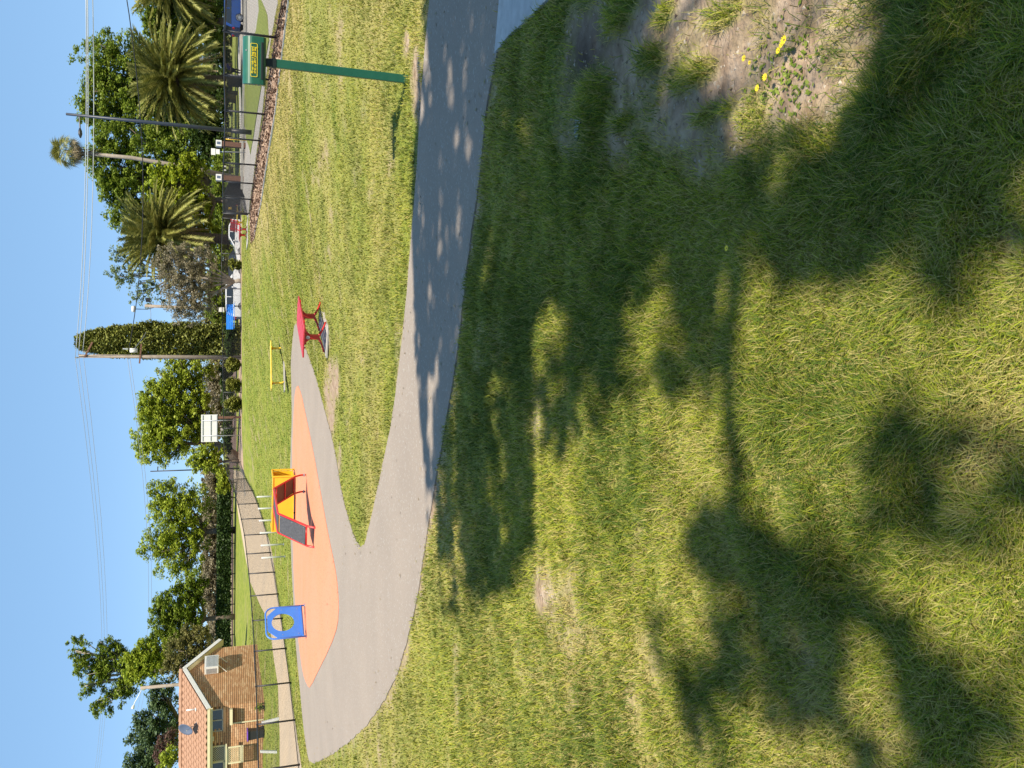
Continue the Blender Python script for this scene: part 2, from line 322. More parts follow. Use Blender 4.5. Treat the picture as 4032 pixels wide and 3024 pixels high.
def ramp(n, els):
    r = n.new('ShaderNodeValToRGB'); e = r.color_ramp.elements
    while len(e) < len(els): e.new(.5)
    for i,(p,c) in enumerate(els):
        if max(c) < .99: c = tuple(v*.8 for v in c)
        e[i].position = p; e[i].color = (*c,1)
    return r
def noise(n, l, co, sc, det=4, vec=None):
    t = n.new('ShaderNodeTexNoise'); t.inputs['Scale'].default_value = sc; t.inputs['Detail'].default_value = det; l.new(co, t.inputs['Vector']); return t
def mixc(n, l, f, a, bb):
    x = n.new('ShaderNodeMix'); x.data_type = 'RGBA'
    for s, v in ((x.inputs[0],f),(x.inputs[6],a),(x.inputs[7],bb)):
        if isinstance(v,(tuple,float)): s.default_value = v
        else: l.new(v, s)
    return x.outputs[2]
tc = n.new('ShaderNodeTexCoord'); co = tc.outputs['Object']; at = n.new('ShaderNodeAttribute'); at.attribute_name = 'Col'; sp = n.new('ShaderNodeSeparateColor'); l.new(at.outputs['Color'], sp.inputs[0])
nf = noise(n,l,co,38,6); nm_ = noise(n,l,co,2.3,5); nl = noise(n,l,co,.35,4)
g1 = ramp(n, [(.28,(.12,.15,.022)),(.48,(.25,.28,.05)),(.72,(.38,.40,.09))]); l.new(nf.outputs[0], g1.inputs[0])
g2 = ramp(n, [(.3,(.22,.19,.055)),(.5,(.38,.33,.12)),(.72,(.52,.44,.21))]); l.new(nf.outputs[0], g2.inputs[0])
g3 = ramp(n, [(.3,(.07,.115,.014)),(.7,(.21,.28,.04))]); l.new(nf.outputs[0], g3.inputs[0])
r1 = ramp(n, [(.42,(0,0,0)),(.62,(1,1,1))]); l.new(nm_.outputs[0], r1.inputs[0])
m0 = mixc(n,l,r1.outputs[0], g1.outputs[0], g3.outputs[0])
ad = n.new('ShaderNodeMath'); ad.operation = 'MULTIPLY_ADD'; l.new(nl.outputs[0], ad.inputs[0]); ad.inputs[1].default_value = .6; l.new(sp.outputs[1], ad.inputs[2])
r2 = ramp(n, [(.28,(0,0,0)),(.85,(1,1,1))]); l.new(ad.outputs[0], r2.inputs[0])
m1 = mixc(n,l,r2.outputs[0], m0, g2.outputs[0])
soil = ramp(n, [(.3,(.22,.15,.10)),(.5,(.36,.265,.19)),(.7,(.50,.39,.295))]); ns = noise(n,l,co,11,7); l.new(ns.outputs[0], soil.inputs[0])
mud = mixc(n,l,sp.outputs[2], soil.outputs[0], (.045,.036,.032,1))
l.new(mixc(n,l,sp.outputs[0], m1, mud), b.inputs['Base Color'])
bp = n.new('ShaderNodeBump'); bp.inputs['Strength'].default_value = .8; bp.inputs['Distance'].default_value = .03; l.new(nf.outputs[0], bp.inputs['Height']); l.new(bp.outputs[0], b.inputs['Normal'])
tag(link('ground', npmesh('ground', np.stack([X,Y,ZZ],-1).reshape(-1,3), Fq, gm, 4, True, cols)), kind='structure')

def drape(name, poly, m, off, step=.6, kind='structure', far=False):
    bm = bmesh.new(); vs = [bm.verts.new((p[0],p[1],0)) for p in poly]; f = bm.faces.new(vs)
    bmesh.ops.triangulate(bm, faces=[f])
    xs = [p[0] for p in poly]; ys = [p[1] for p in poly]
    def cut(lo, hi, ax):
        t = math.floor(lo/step)*step
        while t < hi:
            if t > lo:
                co = (t,0,0) if ax == 0 else (0,t,0); no = (1,0,0) if ax == 0 else (0,1,0)
                bmesh.ops.bisect_plane(bm, geom=bm.verts[:]+bm.edges[:]+bm.faces[:], plane_co=co, plane_no=no, dist=1e-6)
            t += step
    cut(min(xs),max(xs),0); cut(min(ys),max(ys),1)
    bm.normal_update()
    for f in bm.faces:
        if f.normal.z < 0: f.normal_flip()
    P = np.array([v.co[:2] for v in bm.verts]); zz = Zn(P[:,0],P[:,1])+off
    for v, z_ in zip(bm.verts, zz): v.co.z = z_
    be = [e for e in bm.edges if e.is_boundary]; ex = bmesh.ops.extrude_edge_only(bm, edges=be)
    for v in [g for g in ex['geom'] if isinstance(g, bmesh.types.BMVert)]: v.co.z -= .06
    me = bpy.data.meshes.new(name); bm.to_mesh(me); bm.free(); me.materials.append(m); o = link(name, me); return tag(o, kind=kind)
def surf(name, els, sc, det=6, rough=.85, bump=.5, bs=None, big=None, spec=.3, speck=None):
    m = bpy.data.materials.new(name); m.use_nodes = True; n = m.node_tree.nodes; l = m.node_tree.links; b = n['Principled BSDF']; b.inputs['Roughness'].default_value = rough; b.inputs['Specular IOR Level'].default_value = spec
    co = n.new('ShaderNodeTexCoord').outputs['Object']; t = noise(n,l,co,sc,det); r = ramp(n,els); l.new(t.outputs[0], r.inputs[0]); c = r.outputs[0]
    if big:
        t2 = noise(n,l,co,big[0],4); r2 = ramp(n,[(.35,(0,0,0)),(.65,(1,1,1))]); l.new(t2.outputs[0], r2.inputs[0])
        k = n.new('ShaderNodeMath'); k.operation = 'MULTIPLY'; l.new(r2.outputs[0],k.inputs[0]); k.inputs[1].default_value = big[2]; c = mixc(n,l,k.outputs[0],c,(*[v*.8 for v in big[1]],1))
    if speck:
        v = n.new('ShaderNodeTexVoronoi'); v.inputs['Scale'].default_value = speck[0]; l.new(co, v.inputs['Vector']); sp_ = n.new('ShaderNodeSeparateColor'); l.new(v.outputs['Color'], sp_.inputs[0])
        r3 = ramp(n,[(speck[2],(0,0,0)),(speck[2]+.02,(1,1,1))]); l.new(sp_.outputs[0], r3.inputs[0]); c = mixc(n,l,r3.outputs[0],c,(*[v*.8 for v in speck[1]],1))
    l.new(c, b.inputs['Base Color']); tb = noise(n,l,co,bs or sc*2,5); bp = n.new('ShaderNodeBump'); bp.inputs['Strength'].default_value = bump; bp.inputs['Distance'].default_value = .008
    l.new(tb.outputs[0], bp.inputs['Height']); l.new(bp.outputs[0], b.inputs['Normal']); return m
asph = surf('asphalt', [(.3,(.28,.236,.196)),(.5,(.325,.272,.226)),(.7,(.375,.315,.262))], 75, big=(.8,(.275,.232,.195),.6), speck=(60,(.38,.35,.31),.93))
rubb = surf('orange_rubber', [(.3,(.66,.21,.105)),(.5,(.78,.27,.145)),(.7,(.88,.34,.20))], 60, bump=.5, big=(.7,(.72,.29,.18),.7), speck=(45,(.42,.15,.09),.95))
conc = surf('pale_concrete', [(.3,(.42,.43,.44)),(.7,(.58,.59,.60))], 14, big=(3,(.40,.41,.43),.5))
barkm = surf('bark_mulch', [(.25,(.10,.06,.04)),(.5,(.26,.16,.11)),(.75,(.44,.31,.22))], 22, bump=1, rough=.95)
darkm = surf('dark_mulch', [(.3,(.07,.045,.035)),(.7,(.20,.13,.10))], 12, bump=1, rough=.95)
pavem = surf('pale_pavement', [(.3,(.34,.32,.29)),(.7,(.45,.42,.39))], 20, big=(.3,(.38,.33,.27),.5))
outm = surf('sandy_path', [(.3,(.46,.35,.23)),(.7,(.60,.47,.33))], 9, big=(.5,(.40,.33,.25),.5))
vergem = surf('verge_grass', [(.3,(.10,.14,.02)),(.5,(.20,.24,.04)),(.75,(.34,.32,.11))], 9, bump=.8, rough=.95)
roadm = surf('road_asphalt', [(.3,(.12,.115,.11)),(.7,(.19,.18,.17))], 30)
NEARE2 = []
_sp = smoothpoly(PATH,1)
for i,p in enumerate(_sp):
    q = _sp[(i+1)%len(_sp)]; L = math.hypot(q[0]-p[0],q[1]-p[1]); k_ = max(1,int(L/.14)) if p[1] < 22 else 1
    for j in range(k_):
        f_ = j/k_; NEARE2.append((p[0]+(q[0]-p[0])*f_+random.uniform(-.016,.016), p[1]+(q[1]-p[1])*f_+random.uniform(-.016,.016)))
drape('footpath', NEARE2, asph, .012, .5)
drape('rubber_surface', smoothpoly(ORANGE,1), rubb, .022, .5)
drape('concrete_pad', PAD, conc, .02, .4)
drape('garden_bed', BED, barkm, .02, 1.0)
drape('far_garden_bed', FARBED, surf('soil_bed', [(.3,(.30,.20,.14)),(.7,(.50,.38,.28))], 10, bump=.8, rough=.95), .015, 2)
drape('outer_path', OUTPATH, outm, .016, 1.0)
drape('hedge_bed', HEDGEBED, darkm, .02, 3)
drape('mulch_bed', MULCH2, darkm, .02, 3)
drape('pavement', PAVE, pavem, .012, 1.5)
drape('verge', VERGE, vergem, .03, 1.5)
drape('road', ROAD, roadm, .02, 4)
# dead leaves and grass clippings scattered on the paths
n_ = 420; r_ = 3.5*(26/3.5)**rng.random(n_*4); th = (rng.random(n_*4)*2-1)*.5; x = r_*np.sin(th); y = r_*np.cos(th); k = inpoly(x,y,PATH)&(rng.random(n_*4) < np.clip(1.3-np.minimum(segdist(x,y,PATH+[PATH[0]]),2)/.8,.12,1)); x = x[k][:n_]; y = y[k][:n_]
LITX = (x, y)
# puddle
pud = GP([(2278,430),(2270,462),(2274,490),(2266,520),(2279,556),(2287,530),(2284,500),(2296,478),(2290,450)])
pm = mat('puddle_water', (.05,.05,.055), None, rough=.04, spec=.8); drape('puddle', smoothpoly(pud,1), pm, .012, .5)
# thin white edging along the bark bed
ed = [G(a,b) for a,b in ((1143,-40),(1140,0),(1112,240),(1086,450),(1058,610),(1030,800),(1001,940))]
t = thing('bed_edging', 'thin pale edging strip between the bark bed and the lawn', 'edging', ed[3])
for i,(a,b_) in enumerate(zip(ed[:-1],ed[1:])): MB().bar(a+Vector((0,0,.02)), b_+Vector((0,0,.02)), .03, .04).build('edging_board', 'white' if i else 'timber', t, off=ed[3])
# kerbs on the far side and the white line of the car park edge
kr = MB()
for a,b_ in zip(((-8,62.8),(10,62.3),(30,60.6)),((10,62.3),(30,60.6),(60,57.9))):
    kr.bar((a[0],a[1],Z(*a)+.04), (b_[0],b_[1],Z(*b_)+.04), .3, .14)
tag(kr.build('kerb','concrete'), kind='structure')
kl = [G(a,b) for a,b in ((951,700),(950,600),(949,500),(947,400),(945,300),(942,150),(940,0),(938,-100))]
kb = MB()
for a,b_ in zip(kl[:-1],kl[1:]): kb.bar(a+Vector((0,0,.06)), b_+Vector((0,0,.06)), .22, .14)
tag(kb.build('carpark_kerb','white'), kind='structure')

# ---------------------------------------------------------------- grass blades
def blades(name, N, r0, r1, hw, kind_seed, lenf=1.0, hmin=0, wf=1.0):
    u = rng.random(N); r = r0*(r1/r0)**u; th = (hmin+(hw-hmin)*rng.random(N))*np.where(rng.random(N)<.5,-1,1); x = r*np.sin(th)*1.0; y = r*np.cos(th)
    jx = rng.normal(0,.03,N); jy = rng.normal(0,.03,N); keep = ~inpoly(x+jx,y+jy,PATH) & ~inpoly(x,y,PAD) & ~inpoly(x,y,BED) & ~inpoly(x,y,pud)
    so_ = soilness(x,y); keep &= ~(inpoly(x,y,OUTPATH)|inpoly(x,y,FARBED)|inpoly(x,y,PAVE)); keep &= rng.random(N) > np.clip(so_*1.25-.12,0,.985)
    x,y,r,so_ = x[keep],y[keep],r[keep],so_[keep]; n = len(x); z = Zn(x,y)
    z = z+disp(x,y)
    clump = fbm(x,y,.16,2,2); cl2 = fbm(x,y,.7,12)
    shade = np.clip((cl2-.35)*2.5,0,1)  # drifts of lush growth: deeper green, longer, less straw
    L = (.018+.055*np.clip(clump*1.7-.4,0,1)+.018*rng.random(n))*lenf*(1+.25*shade); L *= np.where(so_>.35,.7,1)*(1+.45*tuftness(x,y))*np.clip(1.15-.04*r,.55,1.1)
    wd = wf*np.maximum(.0014+.0012*rng.random(n), .00085*r)*(1+.3*rng.random(n))
    a = rng.random(n)*2*np.pi+ (clump-.5)*3; lean = .45+.75*rng.random(n); dirx, diry = np.cos(a), np.sin(a)
    px, py = -np.sin(a+rng.normal(0,.5,n)), np.cos(a)
    P = np.empty((n,5,3)); hz = L*np.cos(lean*.8); hx = L*np.sin(lean)
    P[:,0] = np.stack([x-px*wd/2,y-py*wd/2,z],-1); P[:,1] = np.stack([x+px*wd/2,y+py*wd/2,z],-1)
    mx = x+dirx*hx*.4; my = y+diry*hx*.4; mz = z+hz*.62
    P[:,2] = np.stack([mx+px*wd*.42,my+py*wd*.42,mz],-1); P[:,3] = np.stack([mx-px*wd*.42,my-py*wd*.42,mz],-1)
    P[:,4] = np.stack([x+dirx*hx,y+diry*hx,z+hz*(.75+.3*rng.random(n))],-1)
    base = np.arange(n)*5
    # quad split in tris
    T = np.concatenate([np.stack([base,base+1,base+2],-1),np.stack([base,base+2,base+3],-1),np.stack([base+3,base+2,base+4],-1)])
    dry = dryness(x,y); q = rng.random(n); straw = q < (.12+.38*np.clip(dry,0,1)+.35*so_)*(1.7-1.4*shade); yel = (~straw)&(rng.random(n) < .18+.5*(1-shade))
    c = np.empty((n,3)); k = rng.random((n,1))
    c[:] = np.array([.07,.125,.014])*(1-k)+np.array([.17,.24,.03])*k
    c[yel] = (np.array([.25,.28,.02])*(1-k)+np.array([.46,.46,.04])*k)[yel]
    c[straw] = (np.array([.38,.29,.08])*(1-k)+np.array([.62,.50,.19])*k)[straw]
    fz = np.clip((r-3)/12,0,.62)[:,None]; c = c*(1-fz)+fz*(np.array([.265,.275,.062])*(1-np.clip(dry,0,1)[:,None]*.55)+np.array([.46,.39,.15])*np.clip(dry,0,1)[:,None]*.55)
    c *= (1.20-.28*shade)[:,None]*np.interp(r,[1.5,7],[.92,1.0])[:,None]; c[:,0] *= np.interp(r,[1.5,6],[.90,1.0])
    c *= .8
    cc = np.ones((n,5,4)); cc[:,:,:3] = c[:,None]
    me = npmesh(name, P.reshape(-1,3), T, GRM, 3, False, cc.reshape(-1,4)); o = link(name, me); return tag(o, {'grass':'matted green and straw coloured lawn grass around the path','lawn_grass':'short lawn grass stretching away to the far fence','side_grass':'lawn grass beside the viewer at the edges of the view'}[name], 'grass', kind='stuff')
GRM = bpy.data.materials.new('grass_blade'); GRM.use_nodes = True; n = GRM.node_tree.nodes; l = GRM.node_tree.links; b = n['Principled BSDF']; b.inputs['Roughness'].default_value = .6; b.inputs['Specular IOR Level'].default_value = .2
at = n.new('ShaderNodeAttribute'); at.attribute_name = 'Col'; l.new(at.outputs['Color'], b.inputs['Base Color']); tr = n.new('ShaderNodeBsdfTranslucent'); l.new(at.outputs['Color'], tr.inputs[0]); mx = n.new('ShaderNodeMixShader'); mx.inputs[0].default_value = .3
l.new(b.outputs[0], mx.inputs[1]); l.new(tr.outputs[0], mx.inputs[2]); l.new(mx.outputs[0], n['Material Output'].inputs[0])
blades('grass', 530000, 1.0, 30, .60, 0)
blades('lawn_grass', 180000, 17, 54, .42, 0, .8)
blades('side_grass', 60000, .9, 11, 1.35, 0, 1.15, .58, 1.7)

# ---------------------------------------------------------------- foliage
def leafquads(C, size, up=.3, elong=1.5):
    n = len(C); d = rng.normal(size=(n,3)); d[:,2] = np.abs(d[:,2])*(1+up)+up; d /= np.linalg.norm(d,axis=1,keepdims=True)
    a = rng.normal(size=(n,3)); a -= d*(a*d).sum(1,keepdims=True); a /= np.linalg.norm(a,axis=1,keepdims=True); b = np.cross(d,a)
    s = (size*(.6+.8*rng.random((n,1)))); a = a*s*elong/2; b = b*s/2
    V = np.stack([C-a*.9,C-b*.9+a*.1,C+a,C+b*.9+a*.1],1); return V.reshape(-1,3), np.arange(n*4).reshape(-1,4)
def crownpts(blobs, dens, clump, per):
    out = []
    for (c,rx,ry,rz) in blobs:
        k = max(4,int(dens*(rx*rz+ry*rz+rx*ry)/clump**2)); d = rng.normal(size=(k,3)); d /= np.linalg.norm(d,axis=1,keepdims=True)
        rr = (.35+.72*rng.random((k,1))**.55)*(1+.22*np.sin(d[:,:1]*5+c[0])*np.cos(d[:,2:3]*4+c[2])); cc = np.array(c)+d*rr*np.array([rx,ry,rz])
        e = rng.normal(size=(k,per,3)); e /= np.linalg.norm(e,axis=2,keepdims=True); e *= rng.random((k,per,1))**.45*clump*(.6+.8*rng.random((k,1,1)))
        e[:,:,2] *= .75; out.append((cc[:,None]+e).reshape(-1,3))
    return np.concatenate(out)
def tree(name, label, cat, y, blobs, leaf, lsize, base=None, dens=1.0, clump=.55, per=24, trunk=None, tr=.2, bark='bark', group=None, depth=.8, up=.3, limbs=True):
    """blobs: (ix,iy,r_vert_px,r_horiz_px[,dy])"""
    B = []
    for q in blobs:
        dy = q[4] if len(q) > 4 else 0; c = W(q[0],q[1],y+dy); px = (y+dy)/F*1.02; B.append((tuple(c), q[3]*px, max(q[3],q[2])*px*depth, q[2]*px))
    if base is None: bx = np.mean([b_[0][0] for b_ in B]); base = (bx, y)
    bz = Z(*base); loc = Vector((base[0],base[1],bz)); root = thing(name, label, cat, loc, 0, group)
    q_ = 1.75 if cat == 'tree' else 1.1; P = crownpts(B, dens*1.8, clump*.74, int(per*q_)); V,Fa = leafquads(P, lsize*(.53 if cat == 'tree' else .62), up+.5); o = link('crown' if cat == 'tree' else 'foliage', npmesh('crown', V-np.array(loc), Fa, LG[leaf], 4), root); o['kind'] = 'stuff'
    if limbs:
        mb = MB(); low = min(b_[0][2]-b_[3]*.6 for b_ in B); fork = Vector(trunk) if trunk else Vector((base[0], base[1], bz+max(.4,(low-bz)*.9)))
        mb.tube([loc-Vector((0,0,.2)), (loc+fork)/2+Vector((tr*.3,0,0)), fork], [tr*1.25,tr,tr*.85], 8)
        for b_ in B:
            c = Vector(b_[0]); mid = fork.lerp(c,.5)+Vector((random.uniform(-.3,.3),0,random.uniform(-.2,.5)))*b_[1]*.4
            mb.tube([fork,mid,c+Vector((0,0,b_[3]*.3))],[tr*.6,tr*.4,tr*.12],6)
            for _ in range(4):
                e = c+Vector((random.uniform(-1,1)*b_[1],random.uniform(-1,1)*b_[2],random.uniform(-.6,.9)*b_[3]))*.85; mb.tube([mid,mid.lerp(e,.5)+Vector((0,0,.1*b_[3])),e],[tr*.25,tr*.16,tr*.05],5)
        mb.build('trunk', bark, root, True, off=loc)
    return root
# right side, back to front
tree('park_tree','tall olive green tree rising behind the right date palm','tree',104,[(480,260,140,100),(430,400,105,110),(620,330,150,150),(560,480,150,90),(700,180,110,110),(720,450,120,120),(400,200,50,55),(370,330,40,60),(352,440,34,50)],'mid',.42,dens=1.1,clump=.85,per=30,tr=.6)
tree('park_tree','smooth rounded mid green tree just left of the fan palm','tree',100,[(460,650,100,90),(440,560,80,60),(540,760,120,80),(640,640,140,120),(450,740,60,60),(740,590,110,90),(500,850,70,45),(620,860,100,60)],'mid',.42,dens=1.15,clump=.8,per=30,tr=.6)
tree('park_tree','bushy green tree at the right edge above the blue car','tree',88,[(700,60,110,70),(620,110,60,45),(780,10,90,80),(800,110,60,60),(640,30,50,50)],'mid',.36,dens=1,clump=.6,per=30,tr=.4)
tree('lime_tree','yellow green spring tree behind the left date palm','tree',84,[(700,740,95,80),(640,700,50,45),(760,840,80,80),(640,800,45,45),(740,660,60,45),(800,930,50,70)],'lime',.34,dens=1,clump=.5,per=28,tr=.3)
tree('understorey_shrub','dark green undergrowth behind the right park trees','shrub',96,[(850,60,50,100),(850,250,48,110),(850,420,48,100),(850,560,48,80),(800,500,50,90)],'dark',.34,dens=1,clump=.5,per=24,tr=.2)
tree('understorey_shrub','green undergrowth behind the white parked cars','shrub',92,[(868,780,40,80),(868,900,42,80),(862,1020,48,80),(864,1140,46,80),(862,1230,44,60),(870,660,32,60)],'mid',.3,dens=1.1,clump=.45,per=24,tr=.2)
tree('poplar_sapling','thin feathery pale green tree behind the grey leaved tree','tree',98,[(480,1000,50,35),(500,1060,60,50),(560,1110,50,50),(470,1090,35,35),(610,1160,50,45),(560,1010,60,50),(540,1170,30,30)],'pale',.30,dens=.3,clump=.42,per=16,tr=.18,bark='palebark')
tree('grey_tree','grey brown twiggy tree with forked pale trunk behind the fence','tree',57,[(700,1060,75,65),(720,1150,85,70),(690,1000,55,45),(770,1090,75,80),(780,1180,75,60),(740,1225,60,45),(800,1020,50,45),(640,1050,40,40)],'grey',.13,base=(W(950,1107,57).x,57.0),trunk=tuple(W(925,1109,57)),dens=.8,clump=.30,per=26,tr=.14,bark='palebark',up=0)
tree('background_tree','low brown green shrubbery between the cypress and the grey tree','shrub',100,[(845,1270,40,60),(870,1240,30,50)],'olive',.3,dens=1,clump=.45,per=22,tr=.2)
tree('spreading_tree','broad bright green tree behind the white noticeboard','tree',84,[(640,1600,85,90),(600,1680,70,85),(680,1480,70,60),(720,1560,90,90),(690,1690,110,90),(640,1760,90,70),(760,1460,75,55),(770,1600,70,80),(790,1690,55,60),(600,1560,50,50)],'bright',.30,base=tuple(W(906,1812,84))[:2],dens=1,clump=.55,per=28,tr=.42,trunk=tuple(W(845,1745,84)))
tree('shrub','rounded bright green shrub at the left foot of the noticeboard tree','shrub',78,[(810,1800,55,45),(840,1830,45,30),(780,1830,35,30)],'bright',.26,dens=1.1,clump=.4,per=26,tr=.15)
tree('spreading_tree','loose green tree with a pale wispy top left of the thin black lamp post','tree',88,[(690,1960,85,65),(660,2040,75,80),(710,2100,85,90),(640,2130,70,60),(690,2210,75,55),(760,2000,60,80),(760,2140,50,70),(650,1950,60,50),(730,2250,45,40),(600,2160,40,30)],'bright',.31,base=tuple(W(905,2089,88))[:2],dens=.8,clump=.6,per=26,tr=.3)
tree('spreading_tree','darker green tree between the hedge and the olive bush','tree',86,[(690,2390,80,75),(650,2440,60,60),(740,2350,60,70),(720,2460,70,60),(640,2520,55,40),(770,2300,40,50),(700,2540,55,45)],'mid',.30,base=tuple(W(905,2430,86))[:2],dens=1,clump=.5,per=28,tr=.24)
tree('scrub','grey green scrub growing behind the long hedge','shrub',98,[(838,1880,30,50),(835,1960,32,60),(830,2060,36,70),(832,2160,36,70),(830,2250,36,60),(825,2330,40,60),(845,2420,25,60),(850,2510,25,60),(845,1480,28,60),(842,1560,28,60),(858,1640,20,60)],'grey',.26,dens=1.1,clump=.4,per=24,tr=.12,up=0)
tree('olive_bush','dense olive brown bush rising behind the brick gable','shrub',56,[(720,2560,62,62),(770,2510,60,45),(690,2620,45,45),(800,2590,50,60),(740,2650,40,35)],'olive',.15,dens=1.2,clump=.3,per=30,tr=.15,up=0)
tree('gum_tree','tall open crowned gum tree standing above the brick house','tree',92,[(310,2560,32,48),(325,2620,30,45),(345,2700,30,40),(420,2560,40,42),(440,2610,55,55),(400,2640,35,45),(470,2590,40,45),(430,2760,30,40),(480,2720,35,45),(380,2790,22,28),(400,2660,30,40),(500,2700,35,40),(520,2620,30,40)],'mid',.34,dens=.75,clump=.55,per=26,tr=.3,bark='palebark')
tree('round_tree','compact round yellow green tree left of the olive bush','tree',80,[(560,2610,62,55),(540,2650,45,45),(610,2610,50,50),(640,2560,35,35),(570,2570,45,45)],'bright',.30,dens=1,clump=.45,per=28,tr=.25)
tree('background_tree','blue green tree behind the roof at the left edge','tree',90,[(640,2740,50,50),(600,2850,70,70),(650,2830,60,80),(560,2900,55,60),(570,2980,60,60),(640,2950,70,90),(560,3040,60,60),(640,2700,45,30)],'bluish',.34,dens=.9,clump=.6,per=26,tr=.35)
tree('purple_bush','purple brown leaved bush behind the tiled roof','shrub',52,[(655,2930,30,30),(640,2960,30,40),(670,2890,22,22),(650,3010,25,25)],'purple',.15,dens=1,clump=.3,per=26,tr=.1)
tree('yellow_bush','yellow green bush against the tiled roof at the left edge','shrub',50,[(672,2965,24,32),(655,3010,28,28)],'bright',.14,dens=1.2,clump=.25,per=26,tr=.1)
# cypress
cy = 76; root = thing('cypress','tall dark columnar cypress beside the timber power pole','tree', W(920,1341,cy)-Vector((0,0,0)), 0); cbz = Z(root.location.x, cy); root.location.z = cbz; pxm = cy/F
n_ = 3200; hh = rng.random(n_)**.9; topz = W(313,1346,cy).z; zz_ = cbz+.2+(topz-cbz-.2)*hh
wid = np.interp(hh,[0,.12,.5,.72,.86,.95,1],[.88,1.03,1.06,.98,.74,.58,.34])*55*pxm; an = rng.random(n_)*2*np.pi; rr = wid*(.78+.28*rng.random(n_))*(1+.12*np.sin(an*4+hh*25))
axx = np.interp(hh,[0,.6,1],[root.location.x, root.location.x-.1, W(313,1346,cy).x]); cc = np.stack([axx+np.cos(an)*rr, cy+np.sin(an)*rr, zz_],-1)
e = rng.normal(size=(n_,15,3)); e /= np.linalg.norm(e,axis=2,keepdims=True); e *= (rng.random((n_,15,1))**.5)*np.array([.26,.26,.42]); P = (cc[:,None]+e).reshape(-1,3); V,Fa = leafquads(P,.155,.5,1.7)
o = link('crown', npmesh('crown', V-np.array(root.location), Fa, LG['cypress'],4), root); o['kind'] = 'stuff'
MB().tube([(0,0,-.2),(0,0,3)],.25,8).tube([(0,0,3),(0,0,topz-cbz-1)],[.25,.05],6).build('trunk','bark',root,True)
tree('low_hedge','low dark clipped shrub at the foot of the cypress','shrub',66,[(905,1310,18,30),(905,1350,18,30),(906,1385,18,22),(890,1296,12,14)],'dark',.18,dens=1.4,clump=.25,per=24,limbs=False,group=None)
for i,(ix,iy,rv,rh,lb) in enumerate([(918,1437,32,28,'ball shaped clipped shrub nearest the timber power pole'),(921,1516,32,30,'middle ball shaped clipped shrub of the three by the far fence'),(918,1591,38,31,'ball shaped clipped shrub nearest the white noticeboard'),(926,1043,25,20,'small round clipped shrub in front of the white parked cars')]):
    g_ = G(951,iy); y = g_.y-.5; px = y/F
    tree('round_shrub',lb,'shrub',y,[(ix,iy,rv*.85,rh*.85)],'shrub',.12,base=(W(950,iy,y).x,y),dens=2.2,clump=.16,per=24,depth=1.0,group='clipped round shrubs along the far fence',tr=.05,up=.5)
tree('low_hedge','dark low shrubbery behind the noticeboard legs and round shrubs','shrub',80,[(893,1445,24,40),(893,1500,22,45),(895,1560,22,45),(897,1630,20,45),(898,1700,20,40),(893,1760,18,30)],'dark',.2,dens=1.3,clump=.3,per=24,limbs=False)
# hedge
hp_ = [(861,1890,905),(861,2100,904),(859,2300,903),(857,2500,902),(856,2600,902)]
root = thing('hedge','long straight dark green clipped hedge across the left background','hedge',W(905,2250,86)); root.location.z = Z(root.location.x,86); C = []
for (t0,i0,b0),(t1,i1,b1) in zip(hp_[:-1],hp_[1:]):
    k = 9000; f_ = rng.random(k); iy_ = i0+(i1-i0)*f_
    for j in range(k):
        pass
    a0 = np.array(W(t0,i0,86)); a1 = np.array(W(t1,i1,86)); c0 = np.array(W(b0+3,i0,86)); c1 = np.array(W(b1+3,i1,86)); g_ = rng.random(k)
    T_ = a0+(a1-a0)*f_[:,None]; B_ = c0+(c1-c0)*f_[:,None]; surf_ = rng.random(k); p_ = T_+(B_-T_)*g_[:,None]; top = surf_ < .35; p_[top,2] = T_[top,2]; dy_ = np.where(top, rng.random(k)*1.6, 0)
    p_[:,1] += dy_+rng.normal(0,.07,k); p_[:,2] += rng.normal(0,.05,k); C.append(p_)
V,Fa = leafquads(np.concatenate(C)-np.array(root.location), .2, .2); o = link('foliage', npmesh('foliage',V,Fa,LG['hedge'],4), root); o['kind'] = 'stuff'
for i in range(12): x_ = W(900,1900+60*i,86.8).x-root.location.x; MB().tube([(x_,.8,-.2),(x_,.8,.7)],.05,5).build('stem','bark',root)
# far line of trees closing the horizon
tl = []
for i in range(150):
    x_ = -120+1.6*i+random.uniform(-.8,.8); z_ = 1.2+1.6*fbm(np.array([x_]),np.array([0.]),9,4)[0]; tl.append(((x_,132+random.uniform(-3,3),Z(x_,110)+z_),2.0,2.0,z_*1.05+.5))
V,Fa = leafquads(crownpts(tl,.55,.8,16),.5,.3); tag(link('distant_treeline',npmesh('distant_treeline',V,Fa,LG['olive'],4)),'far olive green wood closing the horizon behind the trees','wood',kind='stuff')
tree('hedge_end','bright green end of the hedge behind the fence corner','shrub',84,[(880,1868,22,22),(884,1900,20,26),(878,1925,20,18)],'bright',.22,dens=1.5,clump=.3,per=24,limbs=False)

